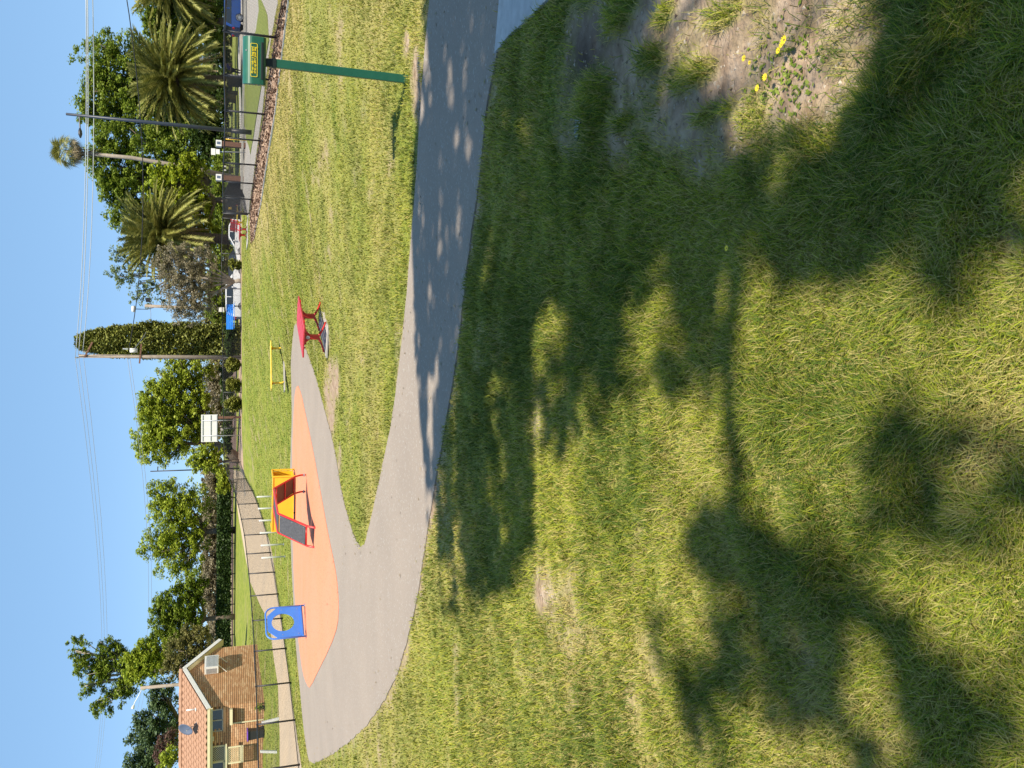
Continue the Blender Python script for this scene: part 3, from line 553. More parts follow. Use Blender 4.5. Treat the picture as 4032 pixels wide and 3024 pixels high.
# ---------------------------------------------------------------- palms
def frond_mesh(name, L, droop, m, lw=.52, curl=1.0, nl=54, seed=0, rach=True, hw_=.036):
    rs = np.random.default_rng(seed); V = []; Fc = []; pts = []; 
    for i in range(9):
        t = i/8; pts.append(np.array([L*(t-.12*curl*t*t), 0, -droop*L*t*t*.5]))
    pts = np.array(pts)
    def at(t):
        k = min(int(t*8),7); f = t*8-k; return pts[k]*(1-f)+pts[k+1]*f, (pts[k+1]-pts[k])/np.linalg.norm(pts[k+1]-pts[k])
    w0 = .05
    for i in range(9):
        ww = w0*(1-i/8*.85); V += [pts[i]+[0,-ww,0],pts[i]+[0,ww,0],pts[i]+[0,0,ww*.9]]
    for i in range(8):
        a = i*3; b_ = a+3; Fc += [(a,b_,b_+2),(a,b_+2,a+2),(a+2,b_+2,b_+1),(a+2,b_+1,a+1)]
    for i in range(nl):
        t = .12+.88*i/nl; p, d = at(t); ll = lw*L*.42*math.sin(min(1,t*1.25)*math.pi*.5+.4)*(1.05-t*.55)
        for s_ in (-1,1):
            ang = .75+rs.normal(0,.08); dr = np.array([math.cos(ang)*d[0], s_*math.sin(ang), math.cos(ang)*d[2]+.25-rs.random()*.35]); e_ = p+dr*ll; b0 = len(V)
            V += [p-d*hw_*1.4, p+d*hw_*1.4, p+dr*ll*.6+d*hw_+[0,0,.02], e_+[0,0,-.1*ll]]; Fc += [(b0,b0+1,b0+2),(b0,b0+2,b0+3)]
    return npmesh(name, np.array(V), np.array(Fc), m, 3)
FR = [frond_mesh('frond', 4.0, d, LG['palm'], seed=i, curl=c) for i,(d,c) in enumerate(((.35,.6),(.7,.9),(1.0,1.2)))]
FD = [frond_mesh('dry_frond', 3.4, d, LG['palmdead'], seed=9+i, lw=.25, nl=22) for i,d in enumerate((.9,.6))]
def date_palm(label, cx, cy_, y, scale, base_px, nf=200):
    c = W(cx,cy_,y); b_ = W(base_px[0],base_px[1],y); bz = Z(b_.x,y); loc = Vector((b_.x,y,bz)); r = thing('date_palm', label, 'palm tree', loc); h = c.z-bz
    top = c-loc; mb = MB(); k = 26
    for i in range(k):
        t0 = i/k; p = top*t0; q = top*((i+1)/k); mb.tube([p,q+Vector((0,0,.02))],[.42*(1+.0*t0),.50],9)
    mb.build('trunk','palmbark',r)
    bmm = MB(); bmm.tube([top-Vector((0,0,.8*scale)), top, top+Vector((0,0,.5*scale))],[.45,.62*scale,.25],9); bmm.build('crown_boss', 'palmbark', r, True)
    ga = 2.39996
    for i in range(nf):
        t = i/nf; el = math.radians(82-118*t+random.uniform(-7,7)); az = ga*i+random.uniform(-.2,.2); dead = t > .86
        me = random.choice(FD) if dead else FR[0 if t < .3 else (1 if t < .65 else 2)]
        o = link('frond', me, r); s_ = scale*(.85+.25*random.random())*(1.0 if t > .15 else .85)
        o.location = top+Vector((math.cos(az)*.25,math.sin(az)*.25,.25-.5*t))*scale; o.scale = (s_,s_,s_)
        o.rotation_euler = (random.uniform(-.5,.5), -el, az)
    return r
date_palm('large date palm on the right, behind the green dispenser box', 700, 310, 78, 1.12, (915,318))
date_palm('large date palm on the left, behind the white parked cars', 660, 925, 80, 1.10, (915,945))
date_palm('date palm cut off by the right edge of the view', 690, -85, 84, 1.15, (915,-85), 160)
# thin fan palm
fy = 86; c = W(262,597,fy); b_ = W(905,705,fy); bz = Z(b_.x,fy); loc = Vector((b_.x,fy,bz)); r = thing('fan_palm','very tall thin fan palm standing above all the trees','palm tree',loc); top = c-loc
MB().tube([(0,0,-.2), top*.3+Vector((.35,0,0)), top*.65+Vector((.4,0,0)), top],[.30,.22,.19,.15],8).build('trunk','palebark',r,True)
def fan_mesh(m, seed):
    V = [(0,0,0)]; Fc = []; rs = np.random.default_rng(seed); n_ = 15; V += [(1.0,-.02,0),(1.0,.02,0)]; Fc.append((0,1,2))
    for i in range(n_):
        a = -1.25+2.5*i/(n_-1); L = .95+.1*rs.random(); dz = -.25-.35*rs.random(); b0 = len(V)
        V += [(1.0,0,0),(1+math.cos(a-.07)*L*.55,math.sin(a-.07)*L*.55,-.05),(1+math.cos(a+.07)*L*.55,math.sin(a+.07)*L*.55,-.05),(1+math.cos(a)*L,math.sin(a)*L,dz)]; Fc += [(b0,b0+1,b0+2),(b0+1,b0+3,b0+2)]
    return npmesh('fan_leaf', np.array(V), np.array(Fc), m, 3)
fm = [fan_mesh(LG['palm'],1),fan_mesh(LG['palm'],2)]; fd = [fan_mesh(LG['palmdead'],3)]
for i in range(70):
    t = i/70; dead = t > .72; o = link('frond', random.choice(fd if dead else fm), r); o.location = top; s_ = .8*(.85+.3*random.random()); o.scale = (s_,)*3; o.rotation_euler = (random.uniform(-.6,.6), -math.radians(75-130*t+random.uniform(-10,10)), 2.4*i)
sk_ = MB(); 
for i in range(30):
    a = 2.4*i; z0 = -.2-.07*i; sk_.add([top+Vector((math.cos(a)*.2,math.sin(a)*.2,z0)),top+Vector((math.cos(a+.4)*.3,math.sin(a+.4)*.3,z0)),top+Vector((math.cos(a+.2)*.5,math.sin(a+.2)*.5,z0-1.0))],[(0,1,2)])
sk_.build('dead_leaf_skirt','palmbark',r)

# ---------------------------------------------------------------- fences
def fence(name, label, pts, h=1.2, pitch=.0707, wr=.0028, ends=True, postr=.028, wire_every=1.0):
    org = Vector(pts[0]); r = thing(name, label, 'fence', org); bays = list(zip(pts[:-1], pts[1:]))
    pm_ = None
    for p in pts:
        if pm_ is None:
            o = MB().tube([(0,0,-.15),(0,0,h)],postr,10).tube([(0,0,h),(0,0,h+.02)],[postr*1.15,postr*.6],10).build('post','black',r,True); pm_ = o.data
        else: o = link('post', pm_, r)
        o.location = Vector(p)-org
    wv = []; wf = []
    for a,b_ in bays:
        a = Vector(a); b_ = Vector(b_)
        MB().tube([a+Vector((0,0,h-.02)), b_+Vector((0,0,h-.02))], .022, 8).build('top_rail','black',r,True,off=org)
        MB().tube([a+Vector((0,0,.07)), b_+Vector((0,0,.07))], .010, 6).build('bottom_rail','black',r,True,off=org)
        L = (b_-a).to_2d().length; d = (b_-a)/L; nrm = Vector((-d.y,d.x,0)); hh = h-.08; n_ = int((L+hh)/pitch)
        for sgn in (1,-1):
            for i in range(n_):
                s0 = -hh+i*pitch if sgn == 1 else i*pitch; lo = max(0,-s0) if sgn == 1 else max(0,s0-L); hi_ = min(hh, L-s0) if sgn == 1 else min(hh, s0)
                if hi_-lo < .03: continue
                p0 = a+d*(s0+sgn*lo)+Vector((0,0,.05+lo)); p1 = a+d*(s0+sgn*hi_)+Vector((0,0,.05+hi_)); t_ = (p1-p0).normalized(); sd = t_.cross(nrm)*wr; o_ = nrm*wr*(1.0 if sgn == 1 else -1.0)
                b0 = len(wv)
                for p in (p0,p1):
                    for q in (sd,-sd*.5+o_*.87,-sd*.5-o_*.87): wv.append(tuple(p+q+o_*.6-org))
                wf += [(b0,b0+1,b0+4,b0+3),(b0+1,b0+2,b0+5,b0+4),(b0+2,b0,b0+3,b0+5)]
    me = bpy.data.meshes.new('mesh_panel'); me.from_pydata(wv,[],wf); me.materials.append(M['wire']); o = link('mesh_panel', me, r); o['kind'] = 'stuff'
    return r
rf = [G(a,b) for a,b in ((1160,-190),(1129,-20),(1097,149),(1070,315),(1050,451),(1031,555),(1017,651),(1005,724),(996,786),(989,842))]
fence('chain_link_fence','black chain link fence running along the bark bed on the right', rf)
ff = [G(950.5,iy) for iy in (660,760,863,1001,1138,1273,1408,1545,1685,1819)]
fence('chain_link_fence','far black chain link fence behind the noticeboard and blue bench', ff, wr=.0026)
lf = [G(a,b) for a,b in ((949,1819),(973,1885),(1000,1932),(1020,1982),(1038,2040),(1056,2102),(1070,2175),(1085,2252),(1099,2338),(1114,2434),(1130,2552),(1148,2687),(1165,2834),(1184,3010),(1206,3230))]
fence('chain_link_fence','black chain link fence curving down the left past the blue panel', lf)
gf = [G(a,b) for a,b in ((953,650),(958,706),(965,775),(978,846))]
r = fence('gate_fence','black mesh entry gate fence with small white notices at right', gf, h=1.22, wr=.0022)
for k_,(ix,iy) in enumerate(((886,655),(886,670))):
    p = W(ix,iy,gf[0].y-.1)-gf[0]; MB().box(p,(.16,.012,.22)).build('notice','white',r)
p = W(905,820,gf[2].y-.6)-gf[0]; MB().box(p,(.14,.012,.2)).build('notice','yellow',r)

# ---------------------------------------------------------------- dog bag dispenser
base = G(1603,313); loc = base; TH = .0
r = thing('bag_dispenser','green dog waste bag dispenser on a square green post','dispenser',loc,math.radians(-14))
H_ = 1.5*(base.y/7.9)
def zat(ix, iy): d = rayd(ix,iy); return (d*(base.y/d[1]))[2]+CAMZ-base.z
ztop = zat(956,228); zbot = zat(1046,236); zneck = zat(1075,240); wbox = .405*base.y/7.9
MB().box((0,0,zneck/2-.1),(.075,.075,zneck+.2)).build('post','green',r,bevel=.006)
MB().box((0,0,zneck-.01),(.082,.082,.03)).box((0,0,(zneck+zbot)/2+.01),(.068,.068,zbot-zneck+.06)).build('bracket','dgreen',r)
hb = ztop-zbot; prof = [(.06,0),(-.055,.0),(-.072,.02),(-.074,.055)]
for i in range(10):
    a = i/9*math.pi*.5; prof.append((-.074+ .13*(1-math.cos(a))*1.0, .055+(hb-.055)*(.38+.62*math.sin(a)) if i else .055+(hb-.055)*.38))
prof += [(.06,hb)]
mb = MB(); mb.prism([(p[0],p[1]) for p in prof],( -wbox/2,0,zbot),(0,1,0),(0,0,1),(1,0,0),wbox); bx = mb.build('housing','green',r,bevel=.004)
MB().box((0,-.0755,zbot+.032),(wbox*.78,.004,.022)).build('slot','dgreen',r,bevel=.009)
for sx in (-1,1):
    for zz_ in (.3,.5,.72): MB().tube([(sx*wbox/2,-.02,zbot+hb*zz_),(sx*(wbox/2+.004),-.02,zbot+hb*zz_)],.006,8).build('rivet','galv',r)
MB().tube([(.08,-.045,zbot+hb*.86),(.08,-.05,zbot+hb*.865)],.006,8).build('lock','galv',r)
# label plate on the front, lying on the flat lower front
lz0 = zbot+.062; lz1 = zbot+.062+.062; lw = wbox*.70
def rr_ring(w_, h_, rad, t_, name, m, yy):
    out = []; inn = []
    for (cx,cz,a0) in ((w_/2-rad,h_/2-rad,0),(-w_/2+rad,h_/2-rad,90),(-w_/2+rad,-h_/2+rad,180),(w_/2-rad,-h_/2+rad,270)):
        for k_ in range(6):
            a = math.radians(a0+k_*18); out.append((cx+math.cos(a)*rad,cz+math.sin(a)*rad)); inn.append((cx+math.cos(a)*(rad-t_),cz+math.sin(a)*(rad-t_)))
    n_ = len(out); V = [(x,yy,z) for x,z in out]+[(x,yy,z) for x,z in inn]+[(x,yy+.001,z) for x,z in out]+[(x,yy+.001,z) for x,z in inn]
    Fc = [(i,(i+1)%n_,n_+(i+1)%n_,n_+i) for i in range(n_)]+[(2*n_+i,3*n_+i,3*n_+(i+1)%n_,2*n_+(i+1)%n_) for i in range(n_)]
    return MB().add(V,Fc)
cz = zbot+hb*.53
lab = rr_ring(lw,.062,.012,.0045,'b','yprint',0).build('label_border','yprint',r); lab.location = (0,-.0812,cz); 
for k_,(txt,dz) in enumerate((('Please take a bag and',.0045),('clean up after your dog',-.0165))):
    cu = bpy.data.curves.new('label_text','FONT'); cu.body = txt; cu.size = .0215; cu.align_x = 'CENTER'; cu.extrude = .0004; cu.offset = .0006
    cu.materials.append(M['yprint']); o = bpy.data.objects.new('label_text',cu); COL.objects.link(o); bpy.context.view_layer.update(); me_ = bpy.data.meshes.new_from_object(o); bpy.data.objects.remove(o); me_.name = 'label_text'; o = link('label_text', me_, r); o.location = (0,-.0815,cz+dz); o.rotation_euler = (math.pi/2,0,0); wx_ = [v_.co.x for v_ in me_.vertices]; o.scale = (lw*.79/(max(wx_)-min(wx_)),1.2,1)

# ---------------------------------------------------------------- cast frame benches
def bench(label, cat, loc, rz, L, Wd, h, paint, slatm, back=False, nsl=5, group='cast frame park seats', slab=True, sep=None):
    r = thing('park_bench', label, cat, loc, rz, group); sep = sep or L*.64
    fm_ = None
    for s_ in (-1,1):
        if fm_ is None:
            mb = MB(); t_ = .045
            mb.box((0,0,h*.50),(.05,.095,h*.50)); mb.box((0,0,h*.62),(.06,.05,h*.22))
            for q in (-1,1):
                mb.tube([(0,q*.02,h*.29),(0,q*Wd*.22,h*.15),(0,q*Wd*.44,.02),(0,q*Wd*.48,.018)],[.026,.020,.018,.024],6)
                mb.prism([(q*.04,h*.62),(q*.10,h*.76),(q*Wd*.24,h*.87),(q*Wd*.50,h-.05),(q*Wd*.50,h-.035),(0,h-.035),(0,h*.62)],(-.009,0,0),(0,1,0),(0,0,1),(1,0,0),.018)
                for f_ in (.12,.26,.40): mb.bar((0,q*Wd*f_,h-.04),(0,q*Wd*f_*.85,h-.07-.10*(.5-f_)),.045,.008,up=(0,1,0))
            mb.bar((0,-Wd*.52,h-.035),(0,Wd*.52,h-.035),.055,.02)
            if back: mb.tube([(0,Wd*.42,h-.05),(0,Wd*.60,h+.12),(0,Wd*.66,h+.42)],[.03,.026,.022],6)
            o = mb.build('leg_frame', paint, r); fm_ = o.data
        else: o = link('leg_frame', fm_, r)
        o.location = (s_*sep/2,0,0)
        MB().tube([(s_*(sep/2+.024),0,h*.74),(s_*(sep/2+.034),0,h*.74)],.038,14).build('cap','galv',r)
    gap = .022; sw = Wd/nsl-gap; sm = None
    for i in range(nsl):
        y_ = -Wd/2+(i+.5)*Wd/nsl
        if sm is None: o = MB().box((0,0,0),(L,sw,.03)).build('slat', slatm, r, bevel=.006); sm = o.data
        else:
            o = link('slat', sm, r); b_ = o.modifiers.new('bevel','BEVEL'); b_.width = .006; b_.segments = 2
        ed_ = abs(y_)/(Wd/2); o.location = (0,y_,h-.018-.012*ed_**4); 
    if back:
        for i in range(4):
            o = link('slat', sm, r); f_ = (i+.6)/4; o.location = (0,Wd*.57+f_*.055, h+.06+f_*.36); o.rotation_euler = (math.radians(82),0,0); o.scale = (1,.72,1)
    return r
fa, fb = G(1291.5,1262.7), G(1287.5,1390); fc, fd_ = G(1267,1187), G(1263,1302)
near_c = (fa+fb)/2; far_c = (fc+fd_)/2; cen = (near_c+far_c)/2; ang = math.atan2(far_c.y-near_c.y, far_c.x-near_c.x); cen.z = Z(cen.x,cen.y)+.03
slc = MB().box((cen.x,cen.y,cen.z-.02),(1.45,.66,.03),ang); tag(slc.build('bench_slab','concrete'), kind='structure')
print('bench', cen, math.degrees(ang), (far_c-near_c).length, (fa-fb).length)
bench('wide red backless bench on the lawn beside the path','bench',cen,ang,1.5,.66,.45,'red','redslat',nsl=5,sep=max(.85,min(1.05,(far_c-near_c).length)))
yb = G(1119,1440); yb.z += .03; tag(MB().box((yb.x,yb.y-.1,yb.z-.02),(1.9,.42,.03),math.radians(14)).build('bench_slab','concrete'), kind='structure')
bench('yellow backless bench on the lawn behind the red bench','bench',yb,math.radians(14),1.78,.42,.45,'yellow','yslat',nsl=3,sep=1.3)
bb = G(951,1248); bb.z += .02; bb.y -= .6; bb = Vector((bb.x,bb.y,Z(bb.x,bb.y)+.02)); bench('blue slatted bench with a backrest by the far fence','bench',bb,math.radians(180+6),1.62,.5,.46,'black','bslat',back=False,nsl=3,sep=1.3)
br = bb  # backrest facing the lawn
bb_root = [o for o in COL.objects if o.get('label','').startswith('blue slatted')][0]
for i in range(4): o = MB().box((0,-.30-.02*i,.55+.105*i),(1.62,.03,.09)).build('slat','bslat',bb_root)
for s_ in (-1,1): MB().tube([(s_*.6,-.2,.42),(s_*.6,-.34,.6),(s_*.6,-.40,.9)],.022,6).build('back_post','black',bb_root)
rb = G(975,915); bench('small red bench with a slatted back near the gate opening','bench',rb,math.radians(100),1.5,.5,.42,'red','redslat',back=True,nsl=4,sep=.8).rotation_euler = (0,0,math.radians(-78))
tag(MB().box((rb.x-.1,rb.y,rb.z+.01),(1.3,2.0,.05)).build('bench_slab','concrete'), kind='structure')
y2 = G(962,857); bench('yellow bench half hidden behind the end of the fence','bench',y2,math.radians(-60),1.5,.5,.42,'yellow','yslat',back=False,nsl=4,sep=.9)

# ---------------------------------------------------------------- play equipment
# red climbing frame
n0, n1, q0, q1 = G(1244,2078), G(1244,2157), G(1209.6,1868), G(1209.6,1937)
nc = (n0+n1)/2; qc = (q0+q1)/2; ax = (qc-nc).to_2d(); Lc = ax.length; an = math.atan2(ax.y,ax.x); loc = Vector(((nc.x+qc.x)/2,(nc.y+qc.y)/2,0)); loc.z = Z(loc.x,loc.y)+.01
wd = ((n0-n1).to_2d().length+(q0-q1).to_2d().length)/2; hh = .84
print('frame L',Lc,'w',wd,'ang',math.degrees(an))
r = thing('climbing_frame','red tube climbing frame with black tread ramps on the orange surface','climbing frame',loc,an)
l2 = Lc/2; tp = Lc*.24
def side(s_):
    y_ = s_*wd/2; return [(-l2,y_,-.05),(-l2,y_,.06),(-l2+.03,y_,.12),(-l2+.12,y_,.24),(-tp-.06,y_,hh-.06),(-tp,y_,hh-.015),(-tp+.06,y_,hh),(tp-.06,y_,hh),(tp,y_,hh-.015),(tp+.06,y_,hh-.06),(l2-.12,y_,.24),(l2-.03,y_,.12),(l2,y_,.06),(l2,y_,-.05)]
for s_ in (-1,1): MB().tube(side(s_),.024,10).build('side_rail','red',r,True)
a_ = Vector((-l2+.15,0,.28)); b_ = Vector((-tp-.03,0,hh-.05)); nn = Vector((-(b_.z-a_.z),0,b_.x-a_.x)).normalized()
MB().bar(a_+nn*.015,b_+nn*.015,wd-.04,.016,up=nn).build('ramp_panel','rubber',r)
for f_ in (0,.96): MB().tube([(a_.lerp(b_,f_)+Vector((0,-wd/2,-.01))),(a_.lerp(b_,f_)+Vector((0,wd/2,-.01)))],.018,8).build('crossbar','red',r,True)
for f_ in (.06,.5,.94):
    for s_ in (-1,1):
        p = a_.lerp(b_,f_)+nn*.026+Vector((0,s_*(wd/2-.05),0)); MB().tube([p,p+nn*.005],.009,8).build('bolt','galv',r)
a2 = Vector((l2-.15,0,.28)); b2 = Vector((tp+.03,0,hh-.05)); n2 = Vector((b2.z-a2.z,0,a2.x-b2.x)).normalized()
MB().bar(a2+n2*.012,b2+n2*.012,wd-.04,.016,up=n2).build('ramp_panel','rubbund',r)
for f_ in (0,.5,.97): MB().tube([(a2.lerp(b2,f_)+Vector((0,-wd/2,-.008))),(a2.lerp(b2,f_)+Vector((0,wd/2,-.008)))],.020,8).build('crossbar','red',r,True)
MB().box((0,0,hh-.012),(tp*2-.02,wd-.05,.02)).build('deck','rubber',r)
for x_,y_ in ((-l2,-wd/2),(-l2,wd/2),(l2,-wd/2),(l2,wd/2)): MB().tube([(x_,y_,-.02),(x_,y_,.012)],.045,12).build('foot_plate','galv',r)
# yellow crawl box
e0, e1 = G(1166,1858), G(1166,2086); e0.z = e1.z = Z(e0.x,e0.y)
dv_ = (e0-e1).to_2d(); Lx = dv_.length; an = math.atan2(dv_.y,dv_.x)-math.radians(0); mid = (e0+e1)/2+Vector((0,.35,0)); mid.z = Z(mid.x,mid.y)
print('box L',Lx)
an2 = an+math.radians(-8)
r = thing('crawl_box','yellow crawl through play box behind the red climbing frame','play box',mid,an2); bw = .62; bz0 = .12; bz1 = .80; hL = Lx/2-.02
MB().box((-.02,-bw/2,(bz0+bz1)/2),(Lx-.1,.02,bz1-bz0)).build('front_panel','yellow',r)
MB().box((-.02,bw/2,(bz0+bz1)/2),(Lx-.1,.02,bz1-bz0)).build('rear_panel','yellow',r)
MB().box((-.02,0,bz1-.01),(Lx-.1,bw-.03,.02)).build('roof_panel','yellow',r)
MB().box((-.02,0,bz0+.01),(Lx-.1,bw-.03,.02)).build('floor_panel','yellow',r)
for s_ in (-1,1):
    mb = MB(); xx = s_*hL
    for yy in (-bw/2-.01,bw/2+.01): mb.box((xx,yy,bz1/2-.0),(.05,.05,bz1+.06))
    mb.box((xx,0,bz1+.01),(.05,bw,.05)); mb.box((xx,0,bz0),(.05,bw,.04)); mb.build('end_frame','yellow',r,bevel=.005)
mb = MB(); 
for zz_ in (bz0-.01,bz1+.008): mb.box((0,-bw/2-.015,zz_),(Lx-.12,.03,.03))
mb.build('trim','yellow',r)
MB().box((-Lx*.22,-.1,.04),(.035,.035,.2)).build('leg','black',r)
# blue hole panel
p0, p1 = G(1205,2383), G(1211,2504); dv_ = (p0-p1).to_2d(); wp = dv_.length; an = math.atan2(dv_.y,dv_.x); mid = (p0+p1)/2; mid.z = Z(mid.x,mid.y)+.02
hp = (W(1047,2440,mid.y).z-mid.z); print('blue panel',wp,hp)
r = thing('play_panel','blue play panel with a big round hole','play panel',mid,an)
rad = .20; ot = []
for (cx,cz,a0) in ((wp/2-rad,hp-rad,0),(-wp/2+rad,hp-rad,90)):
    for k_ in range(9): a = math.radians(a0+k_*90/8); ot.append((cx+math.cos(a)*rad,cz+math.sin(a)*rad))
pth = [(wp/2,0,-.05)]+[(x,0,z) for x,z in ot]+[(-wp/2,0,-.05)]
MB().tube(pth,.021,10).build('frame','blue',r,True)
# sheet: outline polygon ring minus hole (radial strips)
w2 = wp/2-.02; zb = .09; zt = hp-.035; hc = (0,hp*.575); hr = wp*.285; N_ = 72
def outer(a):
    dx,dz = math.cos(a),math.sin(a); best = 9
    for (nx_,nz_,d_) in ((1,0,w2),(-1,0,w2),(0,1,zt-hc[1]),(0,-1,hc[1]-zb),(.7071,.7071,(w2+(zt-hc[1]))*.7071-.165),(-.7071,.7071,(w2+(zt-hc[1]))*.7071-.165)):
        dd = dx*nx_+dz*nz_
        if dd > 1e-6: best = min(best,d_/dd)
    return dx*best, dz*best
V = []; Fc = []
for j in range(N_):
    a = 2*math.pi*j/N_+math.pi/4; ox,oz = outer(a)
    for yy in (-.01,.01): V += [(ox,yy,hc[1]+oz),(math.cos(a)*hr,yy,hc[1]+math.sin(a)*hr)]
for j in range(N_):
    a = 4*j; b_ = 4*((j+1)%N_); Fc += [(a,b_,b_+1,a+1),(a+2,a+3,b_+3,b_+2),(a+1,b_+1,b_+3,a+3),(a,a+2,b_+2,b_)]
MB().add(V,Fc).build('sheet','blue',r)
MB().tube([(-wp/2,-.0,zb),(wp/2,-.0,zb)],.026,10).build('bottom_bar','blue',r,True)
MB().box((0,-.02,zb+.02),(wp-.08,.03,.035)).build('trim','blue',r)
for x_ in (-wp/2,wp/2): MB().tube([(x_,0,-.02),(x_,0,.012)],.045,12).build('foot_plate','galv',r)
for x_,z_ in ((-wp*.4,.2),(wp*.4,.2),(-wp*.4,hp*.6),(wp*.4,hp*.6)): MB().tube([(x_,-.009,z_),(x_,-.016,z_)],.010,8).build('bolt','galv',r)
# white poles
wp_ = None
for i,(bx,by,tx) in enumerate(((1096,1953,1011),(1102,1999,1013),(1107,2046,1014),(1112,2094,1015),(1118,2142.5,1018),(1123,2191,1021))):
    p = G(bx,by); p.z = Z(p.x,p.y)
    lb = ['white bollard farthest right in the row behind the yellow box','second white bollard from the right behind the yellow box','third white bollard from the right behind the yellow box','white bollard just behind the black tread ramp','white bollard second from the left end of the row','leftmost white bollard of the row, nearest the blue panel'][i]
    if wp_ is None:
        wp_ = thing('bollard',lb,'bollard',p,0,'white bollards behind the play equipment'); hq = W(tx,by,p.y).z-p.z; o = MB().tube([(0,0,-.1),(0,0,hq*.97),(0,0,hq)],[.038,.038,.03],12).build('post','white',wp_,True)
        MB().tube([(0,0,0),(0,0,.01)],.06,12).build('base_plate','galv',wp_)
    else: copy_thing(wp_, p, None, lb)

# ---------------------------------------------------------------- noticeboard
nb = G(949,1683); nb.y -= .4; nb.z = Z(nb.x,nb.y); px = nb.y/F*1.01; r = thing('noticeboard','white noticeboard seen from behind on two steel posts','sign',nb,math.radians(4))
zt = W(792,1683,nb.y).z-nb.z; zb = W(857,1683,nb.y).z-nb.z; bwid = 100*px
MB().box((0,.03,(zt+zb)/2),(bwid,.03,zt-zb)).build('board','white',r)
mb = MB()
for zz_ in (zb+.05,zb+(zt-zb)*.42,zt-.1): mb.box((0,-.005,zz_),(bwid*.95,.03,.035))
mb.build('rail','galv',r)
for s_ in (-1,1): MB().tube([(s_*28*px,-.04,-.1),(s_*28*px,-.04,zt-.05)],.03,8).build('post','galv',r,True)

# ---------------------------------------------------------------- poles and lines
def pole(name, label, cat, ix_b, iy_b, ix_t, iy_t, y, r0, r1, m):
    b_ = W(ix_b,iy_b,y); bz = Z(b_.x,y); tp_ = W(ix_t,iy_t,y); loc = Vector((b_.x,y,bz)); r = thing(name,label,cat,loc); v = tp_-loc
    MB().tube([(0,0,-.3),v*.5,v],[r0,(r0+r1)/2,r1],10).build('pole',m,r,True); return r, v, loc, tp_
r, v, loc, tpp = pole('power_pole','tall timber power pole with crossarms beside the cypress','power pole',950,1408,312,1402,66,.17,.115,'timber')
mb = MB(); mb.bar(v+Vector((-.1,-.12,-.35)),v+Vector((1.0,-.1,-.85)),.09,.11); mb.build('crossarm','brown',r)
mb = MB(); mb.bar(v*.645+Vector((-.5,-.14,0)),v*.645+Vector((.9,-.1,-.12)),.09,.1); mb.build('crossarm','brown',r)
ins = [W(296,1408,66),W(309,1397,66),W(326,1384,66)]
for p in ins:
    q = p-loc; MB().tube([q+Vector((0,0,-.28)),q],[.03,.045],6).tube([q+Vector((0,0,-.13)),q+Vector((0,0,-.1))],.07,8).build('insulator','concrete',r)
q = W(525,1380,66)-loc; MB().tube([q+Vector((0,-.1,-.28)),q+Vector((0,-.1,.22))],.16,12).build('transformer','white',r,True)
q = W(504,1374,66)-loc; MB().tube([q,q+Vector((0,0,.35))],.05,8).build('fuse_holder','white',r)
r2_, v2, loc2, tp2 = pole('light_pole','shorter grey timber pole with lamps behind the grey tree','light pole',930,1220,570,1204,92,.2,.15,'timber')
MB().tube([v2+Vector((-.1,0,-1)),v2+Vector((-.35,0,-.2)),v2+Vector((-.35,0,.9))],.04,6).build('bracket','bluegrey',r2_); MB().tube([v2+Vector((-.35,0,.9)),v2+Vector((-.35,0,1.2))],[.35,.3],10).build('lamp','white',r2_,True)
MB().tube([v2+Vector((.2,0,-.6)),v2+Vector((.55,0,-.3))],.03,6).build('bracket','bluegrey',r2_); MB().tube([v2+Vector((.6,0,-.5)),v2+Vector((.6,0,-.1))],.22,10).build('floodlight','black',r2_)
q = W(872,1219,88)-loc2; MB().box(q,(.45,.03,.5)).build('sign_plate','white',r2_)
mb = MB()
r3_, v3, loc3, tp3 = pole('street_lamp','dark blue steel street lamp post outside the right fence','street lamp',983,521,260,449,40,.10,.055,'navy')
a_ = W(313,460,40)-loc3; b_ = W(315,506,40)-loc3; MB().tube([a_,b_],.03,8).build('arm','navy',r3_)
c0 = W(317,543,40)-loc3; MB().tube([b_+Vector((.02,0,0)),b_.lerp(c0,.25),b_.lerp(c0,.6),c0],[.03,.075,.085,.03],10).build('lamp_head','black',r3_,True)
MB().tube([(0,0,0),(0,0,.9)],.11,10).build('base_sleeve','black',r3_,True)
r4_, v4, _, _ = pole('lamp_post','thin black lamp post left of the noticeboard tree','lamp post',905,1845,592,1856,80,.07,.045,'black')
MB().tube([v4+Vector((0,0,-.6)),v4+Vector((.4,0,-.6))],.04,6).build('arm','black',r4_)
r5_, v5, loc5, _ = pole('street_lamp','timber pole with a curved street light behind the house','street lamp',800,2690,553,2709,76,.16,.13,'timber')
arm = [W(560,2712,76)-loc5, W(545,2740,76)-loc5, W(531,2765,76)-loc5, W(526,2778,76)-loc5]; MB().tube(arm,.035,6).build('arm','white',r5_,True)
MB().tube([arm[-1],W(522,2790,76)-loc5],[.09,.13],8).build('lamp_head','white',r5_,True)
r6_, v6, _, _ = pole('marker_post','yellow marker post standing beyond the right fence','post',951,549,889,547,58,.055,.055,'yellow')
r7_, v7, loc7, _ = pole('sign_post','post with two small white signs near the entry gate','sign',945,597,832,597,60,.035,.035,'galv')
for (ix0,ix1,hw_) in ((831,848,12),(850,865,9)):
    a_ = W(ix0,597,59.9)-loc7; b_ = W(ix1,597,59.9)-loc7; MB().box((a_+b_)/2,(hw_*2*60/F,.02,a_.z-b_.z)).build('sign_plate','white',r7_)
